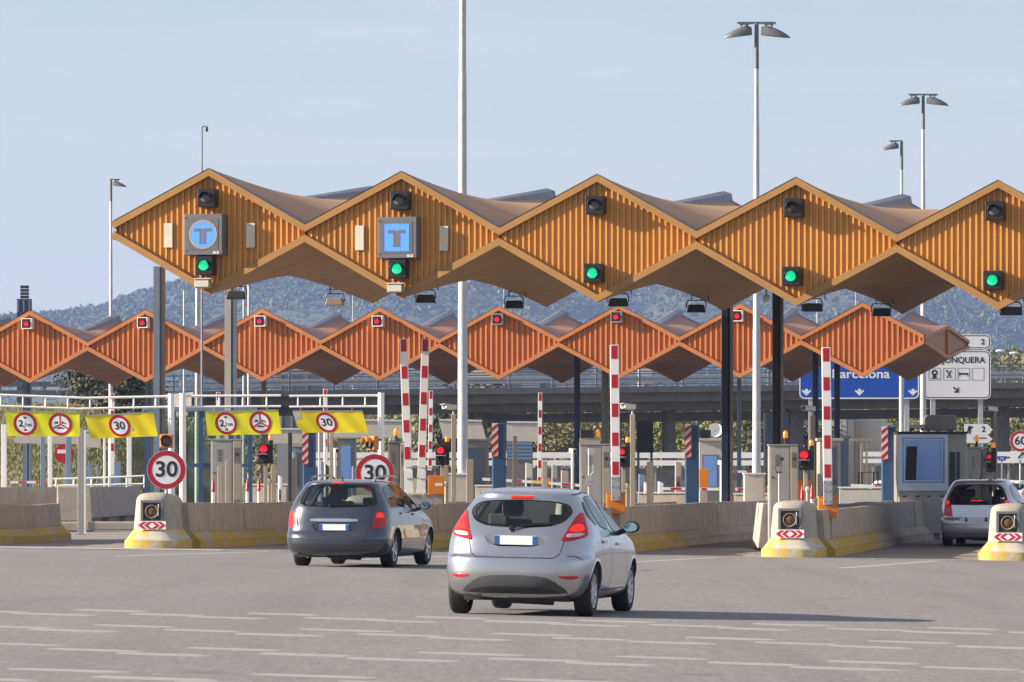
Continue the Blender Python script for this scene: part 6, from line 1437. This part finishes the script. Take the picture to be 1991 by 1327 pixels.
silver = carpaint('silver_car_paint', (.44,.455,.49), .88, .25); dark = carpaint('slate_car_paint', (.062,.072,.095), .7, .26); white = carpaint('white_car_paint', (.72,.72,.72), 0., .35, .01); silver2 = carpaint('satin_silver_paint', (.58,.59,.62), .75, .32)
B = MT
hatch = dict(paint=silver, belt=.97, ax=.68, wb=2.489, r=.298, tw=.2, track=1.475, spokes=9,
    z=[.20,.24,.30,.40,.50,.60,.66,.70,.80,.90,1.0,1.1,1.2,1.3,1.36,1.40,1.43,1.455,1.47,1.478],
    yr=[.2,.12,.06,.015,0,.004,.012,.07,.105,.14,.20,.28,.37,.455,.495,.50,.56,.74,1.0,1.3],
    w=[.74,.79,.82,.845,.858,.862,.862,.862,.858,.848,.822,.782,.728,.668,.626,.594,.556,.49,.39,.24],
    yf=[3.80,3.86,3.9,3.93,3.95,3.94,3.92,3.90,3.78,3.45,2.95,2.72,2.5,2.28,2.14,2.04,1.95,1.85,1.75,1.6],
    rw=[(-.60,1.2),(-.52,1.09),(-.36,1.035),(0,1.02),(.36,1.035),(.52,1.09),(.60,1.2),(.54,1.29),(.4,1.325),(0,1.34),(-.4,1.325),(-.54,1.29)],
    sw=[[(.66,1.16),(.82,1.07),(.9,1.06),(.9,1.335),(.78,1.30)],[(.97,1.05),(1.56,.995),(1.56,1.385),(1.2,1.385),(.97,1.355)],[(1.66,.99),(2.5,.94),(2.58,.97),(2.1,1.31),(1.98,1.365),(1.66,1.385)]],
    recess=([(-.40,.955),(.40,.955),(.31,.80),(-.31,.80)], .045), plate=(.872,.5,.105), chmsl=(1.372,.27,.03), wiper=(1.01,-.06,.4,1.075), mirror=(2.15,.97), handles=[(1.12,.86),(2.0,.83)], blackmirror=True, aerial=None,
    patches=[('tail_lamp', B['tail_red'], [(.52,.87),(.57,.98),(.665,1.21),(.71,1.19),(.79,1.0),(.80,.93),(.66,.885)], 'twin', .012, 1, .014),
             ('brake_lens', B['tail_lit'], [(.60,1.0),(.635,1.065),(.715,1.08),(.76,1.03),(.75,.985),(.63,.98)], 'twin', .0155, 2, 0),
             ('reverse_lens', B['tail_clear'], [(.57,.915),(.59,.962),(.75,.972),(.775,.955),(.72,.925)], 'twin', .0155, 2, 0),
             ('bumper_insert', B['trim_grey'], [(-.62,.26),(-.60,.31),(-.48,.40),(-.36,.455),(0,.475),(.36,.455),(.48,.40),(.60,.31),(.62,.26)], 'rear', .009, 1, .01),
             ('insert_lower_panel', B['trim_black'], [(-.56,.255),(-.5,.30),(-.3,.335),(.3,.335),(.5,.30),(.56,.255)], 'rear', .012, 1, 0),
             ('reflector', B['tail_red'], [(.5,.468),(.73,.472),(.75,.455),(.68,.43),(.57,.435)], 'twin', .006, 1, .006)],
    strips=[('tailgate_seam', B['trim_black'], [(-.58,.93),(-.52,.72),(-.46,.675),(.46,.675),(.52,.72),(.58,.93)], 'rear', .009), ('door_seam', B['trim_black'], [(1.58,.985),(1.60,.32)], 'side', .007), ('door_seam', B['trim_black'], [(.98,1.03),(1.02,.8),(1.06,.66)], 'side', .007), ('door_seam', B['trim_black'], [(2.62,.93),(2.66,.32)], 'side', .007), ('sill_line', B['trim_black'], [(1.12,.3),(2.72,.3)], 'side', .012), ('roof_seam', B['trim_black'], [(.72,1.405),(1.2,1.43),(1.8,1.42)], 'side', .012), ('bumper_seam', B['trim_black'], [(.60,.70),(.70,.70),(.78,.66)], 'twin', .008), ('body_crease', silver, [(.75,.86),(1.6,.84),(2.7,.80)], 'side', .02)])
hatch.pop('aerial')
kerbz = lambda X, Y: g(X, Y)+.004
def put(px, D): X = PX(px, D); return (X, D, g(X, D)+.002)
D1 = 66.2; car('silver_hatchback', 'silver hatchback driving toward the toll lanes, nearest of the cars', 'car', hatch, put(1017, D1), R(11.0), math.atan(tilt(D1)))
estate = dict(paint=dark, belt=1.0, ax=1.0, wb=2.708, r=.318, tw=.21, track=1.535, spokes=5,
    z=[.2,.26,.32,.42,.5,.56,.62,.7,.8,.9,1.0,1.1,1.2,1.3,1.4,1.44,1.47,1.49,1.505,1.515],
    yr=[.18,.08,.03,0,0,.02,.06,.085,.10,.115,.135,.17,.225,.295,.36,.365,.44,.62,.95,1.4],
    w=[.80,.86,.885,.9,.906,.906,.906,.905,.9,.89,.868,.836,.792,.738,.68,.652,.615,.55,.45,.3],
    yf=[4.35,4.42,4.46,4.49,4.5,4.5,4.49,4.45,4.3,3.95,3.55,3.3,3.08,2.86,2.64,2.54,2.46,2.38,2.25,2.0],
    rw=[(-.70,1.055),(-.3,1.04),(.3,1.04),(.70,1.055),(.69,1.16),(.6,1.385),(.48,1.425),(0,1.435),(-.48,1.425),(-.6,1.385),(-.69,1.16)],
    sw=[[(.62,1.12),(1.0,1.06),(1.08,1.06),(1.08,1.40),(.84,1.39),(.72,1.34)],[(1.16,1.06),(1.9,1.03),(1.9,1.425),(1.4,1.43),(1.16,1.41)],[(2.0,1.03),(2.95,.99),(3.02,1.02),(2.6,1.33),(2.42,1.405),(2.0,1.425)]],
    recess=([(-.42,.775),(.42,.775),(.32,.60),(-.32,.60)], .035), plate=(.69,.52,.105), chmsl=(1.452,.2,.025), wiper=(1.06,-.08,.42,1.075), mirror=(2.65,1.0), handles=[(1.42,.93),(2.3,.91)], blackmirror=False,
    rails=(.75,2.6,lambda y: 1.478+.03*math.sin(max(0,min(1,(y-.75)/1.9))*math.pi), .565), railmat=dark, aerial=(.75,1.49),
    patches=[('tail_lamp', B['tail_red'], [(.655,.67),(.675,.80),(.71,.965),(.78,.97),(.845,.92),(.865,.80),(.85,.68)], 'twin', .012, 1, .014),
             ('brake_lens', B['tail_lit'], [(.705,.86),(.725,.95),(.78,.955),(.83,.915),(.835,.86)], 'twin', .0155, 2, 0),
             ('tailgate_strip', B['chrome'], [(-.42,.785),(.42,.785),(.42,.84),(-.42,.84)], 'rear', .022, 1, .02),
             ('bumper_step', B['trim_grey'], [(-.6,.265),(.6,.265),(.66,.31),(-.66,.31)], 'rear', .006, 1, 0)],
    strips=[('tailgate_seam', B['trim_black'], [(-.66,1.02),(-.62,.72),(-.56,.53),(-.5,.512),(.5,.512),(.56,.53),(.62,.72),(.66,1.02)], 'rear', .009), ('bumper_line', B['trim_black'], [(.0,.46),(.9,.46)], 'corner', .01), ('door_seam', B['trim_black'], [(1.95,1.02),(1.97,.32)], 'side', .007), ('door_seam', B['trim_black'], [(1.12,1.05),(1.3,.75),(1.36,.62)], 'side', .007), ('door_seam', B['trim_black'], [(3.05,.98),(3.1,.32)], 'side', .007)])
D2 = 98.6; car('estate_car', 'dark slate estate car with roof rails, ahead of the silver hatchback', 'car', estate, put(672, D2), R(11.5), math.atan(tilt(D2))*.5)
compact = dict(paint=silver2, belt=.98, ax=.66, wb=2.568, r=.3, tw=.2, track=1.5, spokes=7,
    z=[.2,.26,.34,.44,.54,.62,.68,.76,.86,.96,1.06,1.16,1.26,1.36,1.46,1.51,1.545,1.57,1.585,1.593],
    yr=[.15,.06,.015,0,0,.02,.07,.085,.1,.115,.15,.2,.27,.35,.42,.44,.52,.7,1.0,1.4],
    w=[.78,.83,.86,.875,.88,.88,.88,.88,.875,.865,.845,.815,.775,.73,.68,.65,.61,.55,.45,.3],
    yf=[3.72,3.8,3.84,3.87,3.88,3.87,3.85,3.75,3.6,3.35,3.1,2.9,2.7,2.5,2.3,2.2,2.1,2.0,1.85,1.7],
    rw=[(-.72,.99),(-.4,.975),(.4,.975),(.72,.99),(.69,1.14),(.56,1.40),(.46,1.44),(0,1.45),(-.46,1.44),(-.56,1.40),(-.69,1.14)],
    sw=[[(.55,1.15),(.8,1.06),(.9,1.06),(.9,1.44),(.74,1.41)],[(.97,1.06),(1.55,1.02),(1.55,1.46),(.97,1.455)],[(1.64,1.02),(2.5,.98),(2.56,1.01),(2.2,1.34),(2.05,1.44),(1.64,1.46)]],
    recess=([(-.42,.74),(.42,.74),(.36,.56),(-.36,.56)], .03), plate=(.63,.52,.11), chmsl=(1.075,.27,.025), wiper=(1.0,-.02,.3,1.04), mirror=(2.25,1.0), handles=[(1.1,.9),(2.0,.88)], blackmirror=False, aerial=(.9,1.565),
    patches=[('tail_lamp', B['tail_red'], [(.57,.70),(.59,.86),(.65,1.1),(.72,1.1),(.78,.95),(.79,.72)], 'twin', .012, 1, .014),
             ('brake_lens', B['tail_lit'], [(.645,1.0),(.66,1.08),(.71,1.09),(.75,1.02),(.74,.97)], 'twin', .0155, 2, 0)],
    strips=[('tailgate_seam', B['trim_black'], [(-.62,.98),(-.56,.62),(-.5,.53),(.5,.53),(.56,.62),(.62,.98)], 'rear', .009), ('bumper_line', B['chrome'], [(.0,.31),(.9,.31)], 'corner', .012), ('door_seam', B['trim_black'], [(1.6,1.0),(1.62,.32)], 'side', .007), ('door_seam', B['trim_black'], [(2.62,.97),(2.66,.32)], 'side', .007)])
D3 = 134; car('compact_van', 'silver compact people carrier in the last lane at the right frame edge', 'car', compact, put(1904, D3), R(11.5), 0)
src = bpy.context.scene.objects['silver_hatchback']
dup(src, (PX(1966,246), 246, 0), R(-16), 'white car beyond the toll at the right edge, above the silver compact people carrier', swap={silver: white}).name = 'white_car'
dup(src, (PX(1722,238), 238, 0), R(-20), 'white car half hidden behind the striped post beside the booth', swap={silver: white}).name = 'white_car'
# ------------------------------------------------------------------ air, sky, sun, camera
SUN_EL, SKY, SUN, EXPO, HAZE, HAZE_COL = 20., .058, 5., 1.34, 1.0e-4, (.34,.5,.95)
b = MB(); b.box(-3500, 3500, -120, 6800, -1.5, 262.); hz = b.build('haze', None if False else bpy.data.materials.new('haze_air')); hz['kind'] = 'stuff'
m = hz.data.materials[0]; m.use_nodes = True; nt = m.node_tree; nt.nodes.clear(); o = nt.nodes.new('ShaderNodeOutputMaterial'); v = nt.nodes.new('ShaderNodeVolumePrincipled')
v.inputs['Color'].default_value = (*HAZE_COL, 1); v.inputs['Density'].default_value = HAZE; v.inputs['Anisotropy'].default_value = .2; nt.links.new(v.outputs[0], o.inputs['Volume'])
w = bpy.data.worlds.new('World'); SC.world = w; w.use_nodes = True; nt = w.node_tree; bg = nt.nodes['Background']
sky = nt.nodes.new('ShaderNodeTexSky'); sky.sky_type = 'NISHITA'; sky.sun_disc = False; sky.sun_elevation = R(SUN_EL); sky.sun_rotation = R(-90); sky.air_density = .95; sky.dust_density = .1; sky.ozone_density = 2.6; sky.altitude = 100
# thin high cloud streaks
tc = nt.nodes.new('ShaderNodeTexCoord'); mp = nt.nodes.new('ShaderNodeMapping'); mp.inputs['Scale'].default_value = (7, 7, 60); mp.inputs['Rotation'].default_value = (0, R(2), 0); nt.links.new(tc.outputs['Generated'], mp.inputs[0])
nz = nt.nodes.new('ShaderNodeTexNoise'); nz.inputs['Scale'].default_value = 1.6; nz.inputs['Detail'].default_value = 7; nz.inputs['Roughness'].default_value = .6; nt.links.new(mp.outputs[0], nz.inputs['Vector'])
sx = nt.nodes.new('ShaderNodeSeparateXYZ'); nt.links.new(tc.outputs['Generated'], sx.inputs[0])
base = ramp(nt, sx.outputs[2], [(.0, (.74,)*3), (.035, (.55,)*3), (.09, (.27,)*3), (.4, (.3,)*3)])
st = ramp(nt, nz.outputs['Fac'], [(.45, (0,0,0)), (.72, (.34,)*3)])
ad = nt.nodes.new('ShaderNodeMath'); ad.operation = 'ADD'; ad.use_clamp = True; nt.links.new(base, ad.inputs[0]); nt.links.new(st, ad.inputs[1])
c = mixc(nt, ad.outputs[0], sky.outputs[0], (6.1, 5.65, 5.75, 1))
hi = ramp(nt, sx.outputs[2], [(.1, (0,0,0)), (.4, (.1,)*3)]); c = mixc(nt, hi, c, (6.2, 6.4, 7.4, 1)); nt.links.new(c, bg.inputs[0]); bg.inputs[1].default_value = SKY  # extra brightness added to the sky overhead, above the frame, as fill light
L = bpy.data.lights.new('sun', 'SUN'); L.energy = SUN; L.angle = R(.5); L.color = (1., .87, .70); so = bpy.data.objects.new('sun', L); C.objects.link(so)
AZ = 6.
d = Vector((-math.cos(R(SUN_EL))*math.cos(R(AZ)), -math.cos(R(SUN_EL))*math.sin(R(AZ)), math.sin(R(SUN_EL)))); so.rotation_euler = d.to_track_quat('Z', 'Y').to_euler()
cd = bpy.data.cameras.new('camera'); cam = bpy.data.objects.new('camera', cd); C.objects.link(cam); SC.camera = cam
cam.location = (0, 0, HC); cam.rotation_euler = (R(90), 0, 0); cd.sensor_width = 36; cd.lens = 36*F/1991; cd.shift_y = (HY-663.5)/1991; cd.clip_start = 1; cd.clip_end = 30000
vs = SC.view_settings; vs.view_transform = 'Standard'; vs.look = 'None'; vs.exposure = EXPO; vs.gamma = 1
SC.display_settings.display_device = 'sRGB'
SC.cycles.use_denoising = True; SC.cycles.max_bounces = 7; SC.cycles.transparent_max_bounces = 16; SC.cycles.volume_bounces = 0; SC.cycles.caustics_reflective = False; SC.cycles.caustics_refractive = False; SC.cycles.sample_clamp_indirect = 6
